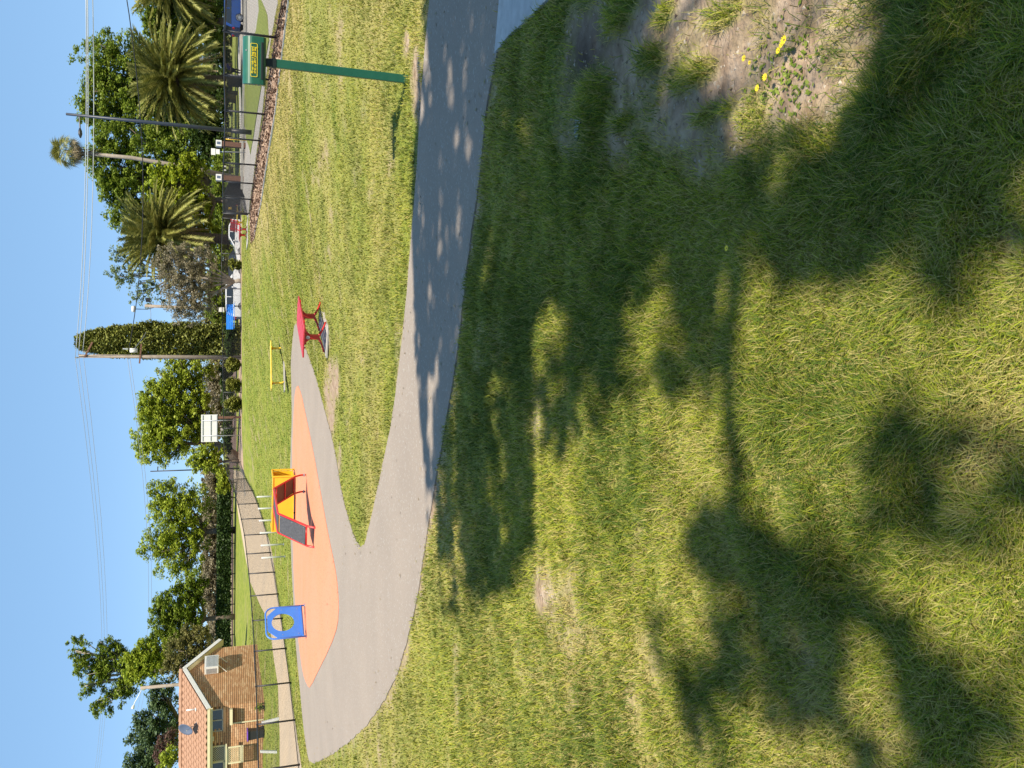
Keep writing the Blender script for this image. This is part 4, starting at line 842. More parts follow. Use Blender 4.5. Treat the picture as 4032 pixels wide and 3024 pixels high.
for k_,(iy_,lb) in enumerate(((572,'brown brick gate pillar with white plaque beside the yellow post'),(705,'brown brick gate pillar with white plaque behind the mesh gate'))):
    b_ = W(930,iy_,66); bz = Z(b_.x,66); tz = W(850,iy_,66).z; r = thing('gate_pillar',lb,'gate pillar',(b_.x,66,bz),0,'brick gate pillars at the park entry')
    MB().box((0,0,(tz-bz)/2-.2),(.36,.36,tz-bz-.4)).build('shaft','brown',r); MB().box((0,0,tz-bz-.2),(.44,.44,.4)).build('cap','white',r); MB().box((0,-.225,tz-bz-.2),(.2,.01,.25)).build('plaque','bluegrey',r)
b_ = W(930,600,67); bz = Z(b_.x,67); r = thing('park_gate','low black iron park gate between the brick pillars','gate',(b_.x,67,bz))
mb = MB(); mb.box((1.2,0,1.05),(3.4,.04,.05)); mb.box((1.2,0,.15),(3.4,.04,.05)); mb.build('gate_frame','black',r)
me = MB().box((0,0,.6),(.02,.02,.95)).build('bar','black',r); me.location.x = -.45
for i in range(1,26): o = link('bar', me.data, r); o.location.x = -.45+i*.13
def wire(label, pts, rad, m):
    loc = Vector(pts[0]); P = []
    n_ = 14
    for i in range(n_+1):
        t_ = i/n_; P.append(Vector(pts[0]).lerp(Vector(pts[1]),t_)-Vector((0,0,pts[2]*4*t_*(1-t_)))-loc)
    r = MB().tube(P,rad,5).build('power_line',m,None,True); r.location = loc; tag(r,label,'power line',group='overhead wires'); return r
M['wirelt'] = mat('bare_conductor',(.75,.76,.78),None,rough=.35,metal=.3)
M['wiregr'] = mat('far_conductor',(.35,.38,.42),None,rough=.5)
wire('upper bright power line from the pole to the right edge',(ins[0],W(338,-90,38),.25),.022,'wirelt')
wire('middle bright power line from the pole to the right edge',(ins[1],W(343,-90,40),.25),.022,'wirelt')
wire('lower bright power line from the pole to the right edge',(ins[2],W(363,-90,40),.3),.020,'wirelt')
wire('black sagging service cable crossing the right trees',(W(508,1372,66),W(487,-80,50),.95),.028,'black')
wire('pale cable dropping from the pole across the cypress',(W(530,1372,66),W(592,1220,92),.4),.02,'wiregr')
for k_,(a_,b_,lb) in enumerate(((ins[0],W(362,3100,150),'uppermost thin wire leading left from the power pole'),(ins[1],W(370,3100,150),'middle thin wire leading left from the power pole'),(ins[2],W(378,3100,150),'lowest thin wire leading left from the power pole'),(W(502,1412,66),W(448,3100,150),'upper faint low wire running left behind the gum tree'),(W(512,1412,66),W(462,3100,150),'lower faint low wire running left behind the gum tree'))):
    wire(lb,(a_,b_,1.6 if k_ < 3 else 3.0),.016,'wiregr')

# ---------------------------------------------------------------- cars
def car(label, loc, rz, paint, L=4.4, Wc=1.78, hgt=1.45, style='sedan', scale=1):
    r = thing('parked_car', label, 'car', loc, rz, 'cars parked beyond the fences'); r.scale = (scale,)*3
    # local: +x is the nose, z up. lower body profile, lofted in y
    h = hgt; hl = L/2; bel = .56*h+.08
    if style == 'sedan': roof = [(-hl*.97,bel+.02),(-hl*.62,bel+.10),(-hl*.28,h-.03),(-.05*hl,h),(hl*.14,h-.03),(hl*.50,bel+.05),(hl*.97,bel-.18)]
    else: roof = [(-hl*.985,bel+.02),(-hl*.90,h-.10),(-hl*.55,h-.01),(-.05*hl,h),(hl*.18,h-.04),(hl*.50,bel+.08),(hl*.97,bel-.08)]
    body = [(-hl,.30),(-hl*1.0,bel-.15)]+[roof[0]]+[(-hl*.6,bel+.03),(0,bel+.02),(hl*.5,bel+.02)]+[roof[-1]]+[(hl,.52),(hl*.98,.28)]
    wx = (-hl*.62, hl*.62); wr_ = .33
    bot = []
    for cx in (wx[1],wx[0]):
        bot += [(cx+math.cos(a)*(wr_+.05), .22+math.sin(a)*(wr_+.08)) for a in np.linspace(0,math.pi,9)]
    poly = body+bot; rings = [(-1,.93),(-.9,1.0),(.9,1.0),(1,.93)]
    V = []; nP = len(poly)
    for (yy,sc_) in rings:
        for (x,z) in poly: V.append((x*(1 if abs(yy)<.95 else .985), yy*Wc/2, (z-.25)*(1 if abs(yy)<.95 else .97)+.25))
    bm = bmesh.new(); bv = [bm.verts.new(v_) for v_ in V]
    for k_ in range(3):
        for i in range(nP): bm.faces.new((bv[k_*nP+i],bv[k_*nP+(i+1)%nP],bv[(k_+1)*nP+(i+1)%nP],bv[(k_+1)*nP+i]))
    f1 = bm.faces.new([bv[i] for i in reversed(range(nP))]); f2 = bm.faces.new([bv[3*nP+i] for i in range(nP)]); bmesh.ops.triangulate(bm, faces=[f1,f2]); bmesh.ops.recalc_face_normals(bm, faces=bm.faces[:])
    me = bpy.data.meshes.new('body'); bm.to_mesh(me); bm.free(); me.materials.append(M[paint]); link('body', me, r)
    # cabin: loft with tumblehome
    cab = [roof[0] if style != 'sedan' else roof[1]]+roof[(1 if style != 'sedan' else 2):6]; V = []; nc_ = len(cab); ys_ = ((-.90,0),(-.76,1),(.76,1),(.90,0)); basez = bel-.02
    Vl = []
    for side_ in (-1,1):
        for (x,z) in cab:
            f_ = (z-basez)/(h-basez); Vl.append((x, side_*Wc/2*(.93-.17*max(0,f_)), z))
    Fc = []
    for i in range(nc_-1): Fc.append((i,i+1,nc_+i+1,nc_+i))
    Fc.append(tuple(range(nc_))); Fc.append(tuple(reversed(range(nc_,2*nc_))))
    MB().add(Vl,Fc).build('cabin',paint,r)
    # side glass
    for side_ in (-1,1):
        g_ = []
        for (x,z) in cab:
            cx = sum(p[0] for p in cab)/nc_; f_ = (z-basez)/(h-basez); x2 = cx+(x-cx)*.86; z2 = min(z-.07, h-.10); z2 = max(z2, basez+.06); f2_ = (z2-basez)/(h-basez); g_.append((x2, side_*(Wc/2*(.93-.17*max(0,f2_))+.012), z2))
        ordr = range(len(g_)) if side_ == -1 else range(len(g_)-1,-1,-1)
        mb = MB(); mb.add(g_,[tuple(ordr)]); mb.build('side_window','glass',r)
        xm = sum(p[0] for p in cab)/nc_; MB().box((xm,side_*(Wc/2*.86+.0),(h+basez)/2),(.07,.06,h-basez-.04)).build('pillar',paint,r)
        MB().box((xm+.75,side_*(Wc/2+.08),bel+.08),(.12,.14,.11)).build('mirror',paint,r,bevel=.02)
        for dx in (-.45,.55): MB().box((xm+dx,side_*(Wc/2+.008),bel-.07),(.18,.02,.03)).build('door_handle',paint,r)
        MB().box((xm+.12,side_*(Wc/2+.001),bel*.62+.1),(.012,.006,bel*.62)).build('door_gap','black',r)
    # windscreens
    for (p,q) in ((cab[-1],cab[-2]),(cab[0],cab[1])):
        a_ = Vector((p[0],0,p[1])); b_ = Vector((q[0],0,q[1])); s0 = a_.lerp(b_,.1); s1 = a_.lerp(b_,.88); nn = Vector((-(b_.z-a_.z),0,b_.x-a_.x)).normalized(); nn = nn if nn.z > 0 else -nn; w0 = Wc/2*.82; w1 = Wc/2*.74
        MB().add([s0+nn*.012+Vector((0,-w0,0)),s0+nn*.012+Vector((0,w0,0)),s1+nn*.012+Vector((0,w1,0)),s1+nn*.012+Vector((0,-w1,0))],[(0,1,2,3)]).build('windscreen','glass',r)
    wm = None
    for cx in wx:
        for sd in (-1,1):
            o = MB().tube([(0,-.1,0),(0,-.085,0),(0,.085,0),(0,.1,0)],[wr_-.02,wr_,wr_,wr_-.02],24).build('wheel','tyre',r,True); o.location = (cx,sd*(Wc/2-.10),wr_)
            mb = MB(); yo = sd*.103
            mb.tube([(0,yo-.004,0),(0,yo+.001*sd,0)],[.235,.235],24); rm = mb.build('rim_back','black',o)
            mb = MB()
            for k_ in range(10): a = math.pi*2*k_/10; mb.bar((0,yo+.006*sd,0),(math.cos(a)*.235,yo+.006*sd,math.sin(a)*.235),.012,.035,up=(-math.sin(a),0,math.cos(a)))
            n_ = 24
            for k_ in range(n_):
                a0 = 2*math.pi*k_/n_; a1 = 2*math.pi*(k_+1)/n_; mb.bar((math.cos(a0)*.235,yo+.006*sd,math.sin(a0)*.235),(math.cos(a1)*.235,yo+.006*sd,math.sin(a1)*.235),.014,.022,up=(math.cos(a0),0,math.sin(a0)))
            mb.tube([(0,yo,0),(0,yo+.014*sd,0)],.05,10); mb.build('rim','rim',o)
    for sd in (-1,1):
        MB().box((hl*.93,sd*Wc*.37,bel-.22),(.3,.3,.14)).build('headlight','headlight',r,bevel=.03); MB().box((-hl*.965,sd*Wc*.38,bel-.14),(.24,.3,.18)).build('tail_light','taillight',r,bevel=.03)
    MB().box((hl*.985,0,.4),(.06,Wc*.6,.16)).build('grille','black',r); MB().box((0,0,.28),(L*.9,Wc*.9,.1)).build('underbody','black',r)
    for s_ in (-1,1): MB().box((s_*hl*.99,0,.48),(.04,.5,.11)).build('number_plate','white',r)
    return r
def carpos(iyc, y): p = W(940,iyc,y); return Vector((p.x,y,Z(p.x,y)))
car('white low sedan parked beside the red bench and gate opening', carpos(925,72), math.pi-.03, 'whitecar', 4.5, 1.8, 1.36)
car('white sport utility car parked behind the blue bench', carpos(1141,71), .03, 'whitecar', 4.6, 1.86, 1.58, 'suv')
bpy.context.view_layer.update()
car('black car mostly hidden behind the small round clipped shrub', carpos(1035,78), .1, 'blackcar', 4.4, 1.8, 1.5, 'suv')
car('metallic blue hatchback at the right edge beyond the fence', carpos(68,71)+Vector((.9,0,0)), .05, 'bluecar', 4.4, 1.78, 1.48, 'suv')

# ---------------------------------------------------------------- person under the palm (skin modifier figure)
pp = W(935,278,80); pp = Vector((pp.x,80,Z(pp.x,80))); r = thing('person','person in a purple blue top bending over beneath the right palm','person',pp)
def skin(name, verts, edges, radii, m, parent):
    me = bpy.data.meshes.new(name); me.from_pydata(verts,edges,[]); me.materials.append(M[m]); o = link(name,me,parent); s_ = o.modifiers.new('skin','SKIN'); sv = me.skin_vertices[0].data
    for i,rr_ in enumerate(radii): sv[i].radius = (rr_,rr_)
    sv[0].use_root = True; u = o.modifiers.new('sub','SUBSURF'); u.levels = u.render_levels = 1; return o
skin('body',[(0,0,.88),(.08,-.02,1.05),(.24,-.05,1.22),(.38,-.07,1.33),(.46,-.08,1.40),(.53,-.09,1.45),(.34,-.24,1.27),(.42,-.30,1.02),(.52,-.30,.82),(.34,.12,1.27),(.44,.18,1.02),(.56,.16,.84),(-.02,-.10,.84),(.06,-.13,.45),(-.02,-.14,.08),(.10,-.15,.04),(-.02,.10,.84),(-.10,.13,.45),(-.14,.14,.08),(-.02,.14,.04)],
 [(0,1),(1,2),(2,3),(3,4),(4,5),(3,6),(6,7),(7,8),(3,9),(9,10),(10,11),(0,12),(12,13),(13,14),(14,15),(0,16),(16,17),(17,18),(18,19)],[.15,.15,.16,.13,.055,.10,.055,.042,.032,.055,.042,.032,.09,.065,.04,.035,.09,.065,.04,.035],'skin',r)
skin('shirt',[(.02,0,.95),(.09,-.02,1.06),(.24,-.05,1.22),(.37,-.07,1.32),(.35,-.24,1.26),(.38,-.28,1.12),(.35,.12,1.26),(.40,.16,1.12)],[(0,1),(1,2),(2,3),(3,4),(4,5),(3,6),(6,7)],[.175,.175,.185,.15,.07,.06,.07,.06],'shirt',r)
skin('trousers',[(0,0,.90),(-.02,-.10,.82),(.06,-.13,.45),(-.02,-.14,.14),(-.02,.10,.82),(-.10,.13,.45),(-.14,.14,.14)],[(0,1),(1,2),(2,3),(0,4),(4,5),(5,6)],[.17,.11,.085,.06,.11,.085,.06],'trouser',r)
skin('hair',[(.50,-.08,1.47),(.53,-.09,1.50)],[(0,1)],[.10,.10],'black',r)

# ---------------------------------------------------------------- brick house
hb0 = W(1040,2761,39.9); C1 = Vector((hb0.x,39.9,Z(hb0.x,39.9))); 
gd = Vector((.28,.96,0)).normalized(); ld = Vector((-.995,-.10,0)).normalized(); gn = Vector((gd.y,-gd.x,0)); ln = Vector((ld.y,-ld.x,0)); ln = ln if ln.y < 0 else -ln
house = thing('brick_house','orange brick house with tiled roof and gable at the left edge','house',C1)
def onplane(ix, iy, n_, P=None, off=0):
    d = Vector(rayd(ix,iy)); o = Vector((0,0,CAMZ)); P = (P or C1)+n_*off; t_ = (P-o).dot(n_)/d.dot(n_); return o+d*t_
def z5(a,b): return (500+a/2.37, 2324+b/2.37)
def z7(a,b): return (700+a/3.9125, 2600+b/3.9125)
A = onplane(*z5(515,775),gn); En = onplane(*z5(715,1040),gn); Ef = onplane(*z5(800,545),gn); Bf = onplane(*z5(1165,505),gn)
sA,sE,sF = (A-C1).dot(gd),(En-C1).dot(gd),(Ef-C1).dot(gd); zA,zE,zF = A.z-C1.z,En.z-C1.z,Ef.z-C1.z
print('gable s',sA,sE,sF,'z',zA,zE,zF)
LW = 7.6; zW = zE+.02
# backing walls
bk = MB(); bk.add([C1+gd*0+Vector((0,0,-1.2))-gn*.02, C1+gd*sF+Vector((0,0,-1.2))-gn*.02, C1+gd*sF+Vector((0,0,zF))-gn*.02, A-gn*.02, C1+Vector((0,0,zE))-gn*.02],[(0,1,2,3,4)])
bk.add([C1-ln*.02+Vector((0,0,-1.2)), C1+ld*LW-ln*.02+Vector((0,0,-1.2)), C1+ld*LW-ln*.02+Vector((0,0,zW)), C1-ln*.02+Vector((0,0,zW))],[(3,2,1,0)])
bk.add([C1+ld*LW+Vector((0,0,-1.2)),C1+ld*LW-ln*6+Vector((0,0,-1.2)),C1+ld*LW-ln*6+Vector((0,0,zW)),C1+ld*LW+Vector((0,0,zW))],[(0,1,2,3)])
bk.add([C1+gd*sF-gn*.03+Vector((0,0,-1.2)),C1+gd*sF-gn*6+Vector((0,0,-1.2)),C1+gd*sF-gn*6+Vector((0,0,zF)),C1+gd*sF-gn*.03+Vector((0,0,zF))],[(3,2,1,0)])
bk.build('wall','mortar',house,off=C1)
CH = .086; BL = .24
def op(zfn, pts, n_, d_):  # opening rectangle on wall from px corners
    q = [onplane(*zfn(*p),n_)-C1 for p in pts]; s = [v_.dot(d_) for v_ in q]; z = [v_.z for v_ in q]; return (min(s),max(s),min(z),max(z))
win = op(z7,[(405,775),(700,1085)],ln,ld); vent = op(z7,[(500,1180),(560,1242)],ln,ld)
lat = op(z7,[(395,1340),(735,1560)],ln,ld); door = op(z7,[(405,1575),(700,1700)],ln,ld)
opens = [win, lat, (door[0],door[1]+1.5,door[2],door[3])]
def bricks(n_, d_, s1, ztop, openings, parts):
    vs = []; fs = []; cnt = 0; bm_ = None
    for row in range(-6, int(4/CH)):
        z0 = row*CH+.009; z1 = z0+CH-.018
        if z0 > 3.9: break
        s = -BL/2 if row%2 else 0.0
        while s < s1:
            a0 = max(s+.006,0); a1 = min(s+BL-.006,s1); s += BL; mid_ = (a0+a1)/2
            if a1-a0 < .04 or z1 > ztop(mid_): continue
            if any(o_[0] < mid_ < o_[1] and o_[2] < (z0+z1)/2 < o_[3] for o_ in openings): continue
            c_ = d_*mid_+Vector((0,0,(z0+z1)/2)); jut = random.uniform(0,.004)
            if parts and a1-a0 > BL-.02 and cnt < 300 and z0 > -.1 and mid_ < 3.6:
                if bm_ is None:
                    ax_ = Matrix((d_,n_,Vector((0,0,1)))).transposed(); o = MB().box((0,0,0),(BL-.012,.03,CH-.018),ax=ax_).build('brick','brick1',house); bm_ = o.data
                else: o = link('brick',bm_,house)
                o.location = c_+n_*jut; cnt += 1
            else:
                b0 = len(vs); hs = (a1-a0)/2; hz = (z1-z0)/2
                for e_ in (-.015,.012+jut):
                    for sx,sz in ((-1,-1),(1,-1),(1,1),(-1,1)): vs.append(tuple(c_+d_*sx*hs+Vector((0,0,sz*hz))+n_*e_))
                fs += [(b0+4,b0+5,b0+6,b0+7),(b0,b0+1,b0+5,b0+4),(b0+1,b0+2,b0+6,b0+5),(b0+2,b0+3,b0+7,b0+6),(b0+3,b0,b0+4,b0+7)]
    me = bpy.data.meshes.new('brickwork'); me.from_pydata(vs,[],fs); me.materials.append(M['brick']); o = link('brickwork',me,house); o['kind'] = 'stuff'
bricks(gn, gd, sF, lambda s: (zE+(zA-zE)*s/sA if s < sA else zA+(zF-zA)*(s-sA)/(sF-sA)), [], False)
bricks(ln, ld, LW, lambda s: zW, opens, True)
def P_(d_, n_, s, z, o=0): return d_*s+Vector((0,0,z))+n_*o
def wbox(name, d_, n_, s0, s1, z0, z1, o0, o1, m, parent=None):
    ax_ = Matrix((d_,n_,Vector((0,0,1)))).transposed(); return MB().box(P_(d_,n_,(s0+s1)/2,(z0+z1)/2,(o0+o1)/2),(abs(s1-s0),abs(o1-o0),abs(z1-z0)),ax=ax_).build(name,m,parent or house)
# windows
s0,s1,z0,z1 = win; wfr = wbox('window',ld,ln,s0,s1,z0,z1,-.018,-.004,'glass')
for (a,b_,c_,d_) in ((s0,s0+.05,z0,z1),(s1-.05,s1,z0,z1),(s0,s1,z0,z0+.05),(s0,s1,z1-.05,z1),((s0+s1)/2-.025,(s0+s1)/2+.025,z0,z1)): wbox('frame',ld,ln,a,b_,c_,d_,-.003,.03,'concrete',wfr)
wbox('sill',ld,ln,s0-.05,s1+.05,z0-.12,z0,-.05,.05,'brick',wfr)
s0,s1,z0,z1 = vent; v_ = wbox('vent',ld,ln,s0,s1,z0,z1,0,.03,'white'); wbox('grille',ld,ln,s0+.05,s1-.05,z0+.05,z1-.05,.03,.035,'galv',v_)
def lattice(name, s0,s1,z0,z1,o,m,frame='cream'):
    f_ = MB(); ax_ = Matrix((ld,ln,Vector((0,0,1)))).transposed()
    for (a,b_,c_,d_) in ((s0,s0+.06,z0,z1),(s1-.06,s1,z0,z1),(s0,s1,z0,z0+.06),(s0,s1,z1-.06,z1)): f_.box(P_(ld,ln,(a+b_)/2,(c_+d_)/2,o),(b_-a,.04,d_-c_),ax=ax_)
    w_ = s1-s0; h_ = z1-z0; p = .09
    for sg in (1,-1):
        k_ = -h_
        while k_ < w_:
            lo = max(0,-k_); hi_ = min(h_,w_-k_); 
            if hi_-lo > .03:
                za,zb_ = (z0+lo,z0+hi_) if sg == 1 else (z1-lo,z1-hi_); f_.bar(P_(ld,ln,s0+k_+lo,za,o),P_(ld,ln,s0+k_+hi_,zb_,o),.012,.014,up=ln)
            k_ += p
    return f_.build(name,m,house)
s0,s1,z0,z1 = lat; wbox('doorway',ld,ln,s0+.04,s1,z0,z1,-.018,-.004,'glass'); lattice('security_screen',s0,s1,z0,z1,.03,'cream')
sc = op(z7,[(755,1300),(1000,1530)],ln,ld); lattice('security_gate',sc[0],sc[1],sc[2],sc[3],.35,'cream'); wbox('gate_board',ld,ln,sc[0],sc[1],sc[2]-.02,sc[2]+.1,.33,.37,'cream')
s0,s1,z0,z1 = door; wd_ = wbox('window',ld,ln,s0,s1+1.2,z0,z1,-.018,-.004,'glass'); wbox('frame',ld,ln,s0,s1+1.2,z1-.06,z1,-.003,.03,'cream',wd_); wbox('frame',ld,ln,s0,s0+.06,z0,z1,-.003,.03,'cream',wd_); wbox('sill',ld,ln,s0,s1+1.2,z0-.1,z0,-.06,.05,'cream',wd_)
rl = op(z7,[(735,1250),(755,1700)],ln,ld); wbox('cream_rail',ld,ln,rl[0],rl[1]+1,rl[2],rl[3],.33,.40,'cream')
# protruding brick planter wall / hood with cream edges
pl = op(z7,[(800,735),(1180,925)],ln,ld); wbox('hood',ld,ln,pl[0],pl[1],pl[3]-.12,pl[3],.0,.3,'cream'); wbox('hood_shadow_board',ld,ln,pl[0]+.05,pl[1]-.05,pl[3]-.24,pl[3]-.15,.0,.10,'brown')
wbox('edge_strip',ld,ln,pl[1]-.03,pl[1]+.02,pl[2]-.4,pl[3]-.12,.0,.08,'cream')
# roof: tiles on the front slope
RL = 8.6; ov = .45; slope = None
ridge0 = A-C1; eave0 = P_(gd,gn,sE if sE > 0 else 0,zE); 
run = Vector((ridge0.x,ridge0.y,0)); dn = (P_(gd,gn,0,zE)-ridge0); dn = dn/dn.length; ev = ridge0+dn*((P_(gd,gn,0,zE)-ridge0).length+ov); Ld = (ev-ridge0).length
rn = ld.cross(dn); rn = rn if rn.z > 0 else -rn; rn.normalize()
gov = -ld*.22
bk = MB(); a_ = ridge0+gov; b_ = ev+gov; bk.add([a_,b_,b_+ld*(RL+.35),a_+ld*(RL+.35)],[(0,1,2,3)]); bk.add([p-rn*.06 for p in (a_,b_,b_+ld*(RL+.35),a_+ld*(RL+.35))],[(3,2,1,0)])
rf_ = bk.build('roof','rooftile',house)
# back slope, hidden side
far_e = P_(gd,gn,sF,zF); MB().add([a_,a_+ld*(RL+.35),far_e+gov+ld*(RL+.35)+(far_e-ridge0).normalized()*ov,far_e+gov+(far_e-ridge0).normalized()*ov],[(0,1,2,3)]).build('rear_roof','rooftile',house)
TW = .30; TH_ = .34; tm = None
def tile_mesh():
    V = []; Fc = []; k_ = 9
    for r_ in range(2):
        for i in range(k_): t_ = i/(k_-1); hgt_ = .028*math.cos(t_*2*math.pi)+(.035 if r_ else .008); V.append((t_*TW, r_*(TH_+.03), hgt_))
    for i in range(k_-1): Fc.append((i,i+1,k_+i+1,k_+i))
    b0 = len(V)
    for i in range(k_): x_,y_,z_ = V[k_+i]; V.append((x_,y_,z_-.035))
    for i in range(k_-1): Fc.append((k_+i,k_+i+1,b0+i+1,b0+i))
    return V,Fc
tv,tf = tile_mesh(); rowsn = int(Ld/TH_)+1; colsn = int((RL)/TW); tcount = 0; mbt = MB(); tme = None
ax_ = Matrix((ld,dn,rn)).transposed()
for rr_ in range(rowsn):
    for cc_ in range(colsn):
        o_ = a_+dn*(Ld-(rr_+1)*TH_)+ld*(cc_*TW)+rn*.004+rn*random.uniform(0,.004)
        if tcount < 300 and cc_ < 24:
            if tme is None: tme = bpy.data.meshes.new('roof_tile'); tme.from_pydata([tuple(ax_@Vector(p)) for p in tv],[],tf); tme.materials.append(M['rooftile'])
            o = link('roof_tile',tme,rf_,o_); tcount += 1
        else: mbt.add([o_+ax_@Vector(p) for p in tv],tf)
if mbt.v: o = mbt.build('roof_tiles','rooftile',rf_); o['kind'] = 'stuff'
for i in range(int(RL/.4)): o = MB().tube([a_+ld*(i*.4)+rn*.02,a_+ld*(i*.4+.42)+rn*.035],[.11,.12],8).build('ridge_cap','rooftile',rf_)
# fascia, gutter, soffit, barge boards
MB().bar(ev+gov-rn*.05+Vector((0,0,-.1)),ev+ld*RL-rn*.05+Vector((0,0,-.1)),.03,.2).build('fascia','cream',house)
MB().bar(ev+gov+dn*.06+Vector((0,0,-.06)),ev+ld*RL+dn*.06+Vector((0,0,-.06)),.11,.11).build('gutter','cream',house)
MB().add([ev+Vector((0,0,-.2)),P_(ld,ln,0,ev.z-.2,0),P_(ld,ln,LW,ev.z-.2,0),ev+ld*LW+Vector((0,0,-.2))],[(0,1,2,3)]).build('soffit','cream',house)
for (p,q) in ((a_,ev+gov),(a_,far_e+gov+(far_e-ridge0).normalized()*ov)):
    MB().bar(p-Vector((0,0,.09)),q-Vector((0,0,.09)),.035,.18).build('barge_board','white',house)
    dd_ = ld*.3; MB().add([p-Vector((0,0,.24)),q-Vector((0,0,.24)),q-Vector((0,0,.24))+dd_,p-Vector((0,0,.24))+dd_],[(0,1,2,3)]).build('eave_lining','cream',house)
# downpipe
# air conditioner on gable
ac = op(z5,[(727,685),(852,782)],gn,gd); s0,s1,z0,z1 = ac
acr = wbox('air_conditioner',gd,gn,s0,s1,z0,z1,.05,.42,'white'); 
for i in range(9): wbox('louvre',gd,gn,s0+.05,s1-.05,z0+.05+i*(z1-z0-.1)/9,z0+.05+(i+.45)*(z1-z0-.1)/9,.42,.428,'galv',acr)
ax2 = Matrix((gd,gn,Vector((0,0,1)))).transposed(); MB().box(P_(gd,gn,s0-.004,(z0+z1)/2,.2),(.008,.26,(z1-z0)*.75),ax=ax2).build('side_grille','galv',acr)
MB().bar(P_(gd,gn,s0+.1,z0-.02,0),P_(gd,gn,s0+.1,z0-.02,.42),.03,.03).bar(P_(gd,gn,s0+.1,z0-.4,0),P_(gd,gn,s0+.1,z0-.02,.40),.03,.03).bar(P_(gd,gn,s1-.1,z0-.02,0),P_(gd,gn,s1-.1,z0-.02,.42),.03,.03).bar(P_(gd,gn,s1-.1,z0-.4,0),P_(gd,gn,s1-.1,z0-.02,.40),.03,.03).build('bracket','white',acr)
# roof vent pipe, satellite dish
def onroof(ix,iy): return onplane(ix,iy,rn,C1+ridge0)-C1
vp = onroof(*z5(645,1110)); MB().tube([vp,vp+Vector((0,0,.42))],.035,8).tube([vp-Vector((0,0,.02)),vp+Vector((0,0,.03))],.12,10).build('vent_pipe','white',house,True)
dp = onroof(*z5(650,1265)); ds = thing('satellite_dish','grey satellite dish on the front slope of the tiled roof','satellite dish',C1+dp)
mb = MB(); mb.tube([(0,0,0),(.03,-.1,.2),(0,-.12,.35)],.018,6).tube([(0,0,0),(.25,0,.02)],.02,6); mb.build('mount','galv',ds)
V = [(0,0,0)]; Fc = []; rot = Matrix.Rotation(math.radians(-25),3,'Z')@Matrix.Rotation(math.radians(62),3,'X')
V = []; rings_ = 5; sg = 20
V.append(rot@Vector((0,0,0)))
for i in range(1,rings_+1):
    for j in range(sg): a = 2*math.pi*j/sg; rr_ = .30*i/rings_; V.append(rot@Vector((math.cos(a)*rr_,math.sin(a)*rr_*1.15,.09*(i/rings_)**2)))
Fc = [(0,1+j,1+(j+1)%sg) for j in range(sg)]+[(1+(i-1)*sg+j,1+i*sg+j,1+i*sg+(j+1)%sg,1+(i-1)*sg+(j+1)%sg) for i in range(1,rings_) for j in range(sg)]
o = MB().add([v_+Vector((0,-.14,.42)) for v_ in V],Fc).build('dish','bluegrey',ds,True); sm_ = o.modifiers.new('solid','SOLIDIFY'); sm_.thickness = .01
MB().tube([(0,-.14,.2),(.05,-.5,.38)],.01,6).box((.05,-.52,.4),(.05,.08,.05)).build('feed_arm','galv',ds)
# bin, garden things at the wall foot
bp_ = C1+P_(ld,ln,op(z7,[(1090,1040),(1270,1150)],ln,ld)[0],0,.5); bp_.z = Z(bp_.x,bp_.y)
bt = C1+P_(ld,ln,1.05,0,.6); bi = op(z7,[(1060,1030),(1200,1150)],ln,ld); bt = C1+ld*((bi[0]+bi[1])/2)+ln*.45; bzz = C1.z+bi[2]-.35
r = thing('wheelie_bin','black wheeled bin with a purple lid against the house','bin',(bt.x,bt.y,Z(bt.x,bt.y))); htop = (C1.z+bi[3]-Z(bt.x,bt.y))/.72; r.scale = (.72,.72,.72)
mb = MB(); a0 = .22; mb.add([(-a0,-a0,.06),(a0,-a0,.06),(a0,a0,.06),(-a0,a0,.06),(-.28,-.28,htop-.08),(.28,-.28,htop-.08),(.28,.28,htop-.08),(-.28,.28,htop-.08)],[(3,2,1,0),(4,5,6,7),(0,1,5,4),(1,2,6,5),(2,3,7,6),(3,0,4,7)]); mb.build('body','black',r)
MB().box((0,-.02,htop-.04),(.62,.66,.07)).build('lid','purple',r,bevel=.02); MB().box((0,-.25,htop*.62),(.07,.01,.05)).build('badge','white',r)
for s_ in (-1,1): MB().tube([(s_*.24,.24,.1),(s_*.3,.24,.1)],.1,12).build('wheel','tyre',r)
for k_,(ixa,iya,ixb,iyb,lb) in enumerate(((1106,2828,1018,2850,'leaning white post in the grass below the house window'),(1098,2962,1014,2958,'upright white post in the grass below the security screen'))):
    b_ = G(ixa-8,iya); t_ = W(ixb,iyb,b_.y); r = thing('white_post',lb,'post',b_,0,'white posts before the house'); v_ = t_-b_; MB().bar((0,0,-.1),v_*.86,.09,.09,up=(0,1,0)).build('post','white',r)
gp = C1+ld*.2+ln*.25; gp.z = Z(gp.x,gp.y); r = thing('pot_plant','green strappy plant in a dark pot at the house corner','plant',gp); r.scale = (.6,.6,.6)
MB().tube([(0,0,0),(0,0,.22)],[.1,.14],10).build('pot','black',r); V,Fa = leafquads(rng.normal(size=(160,3))*[.16,.12,.14]+[0,0,.38],.09,.4,2.4); link('leaves',npmesh('leaves',V,Fa,LG['mid'],4),r)['kind'] = 'stuff'
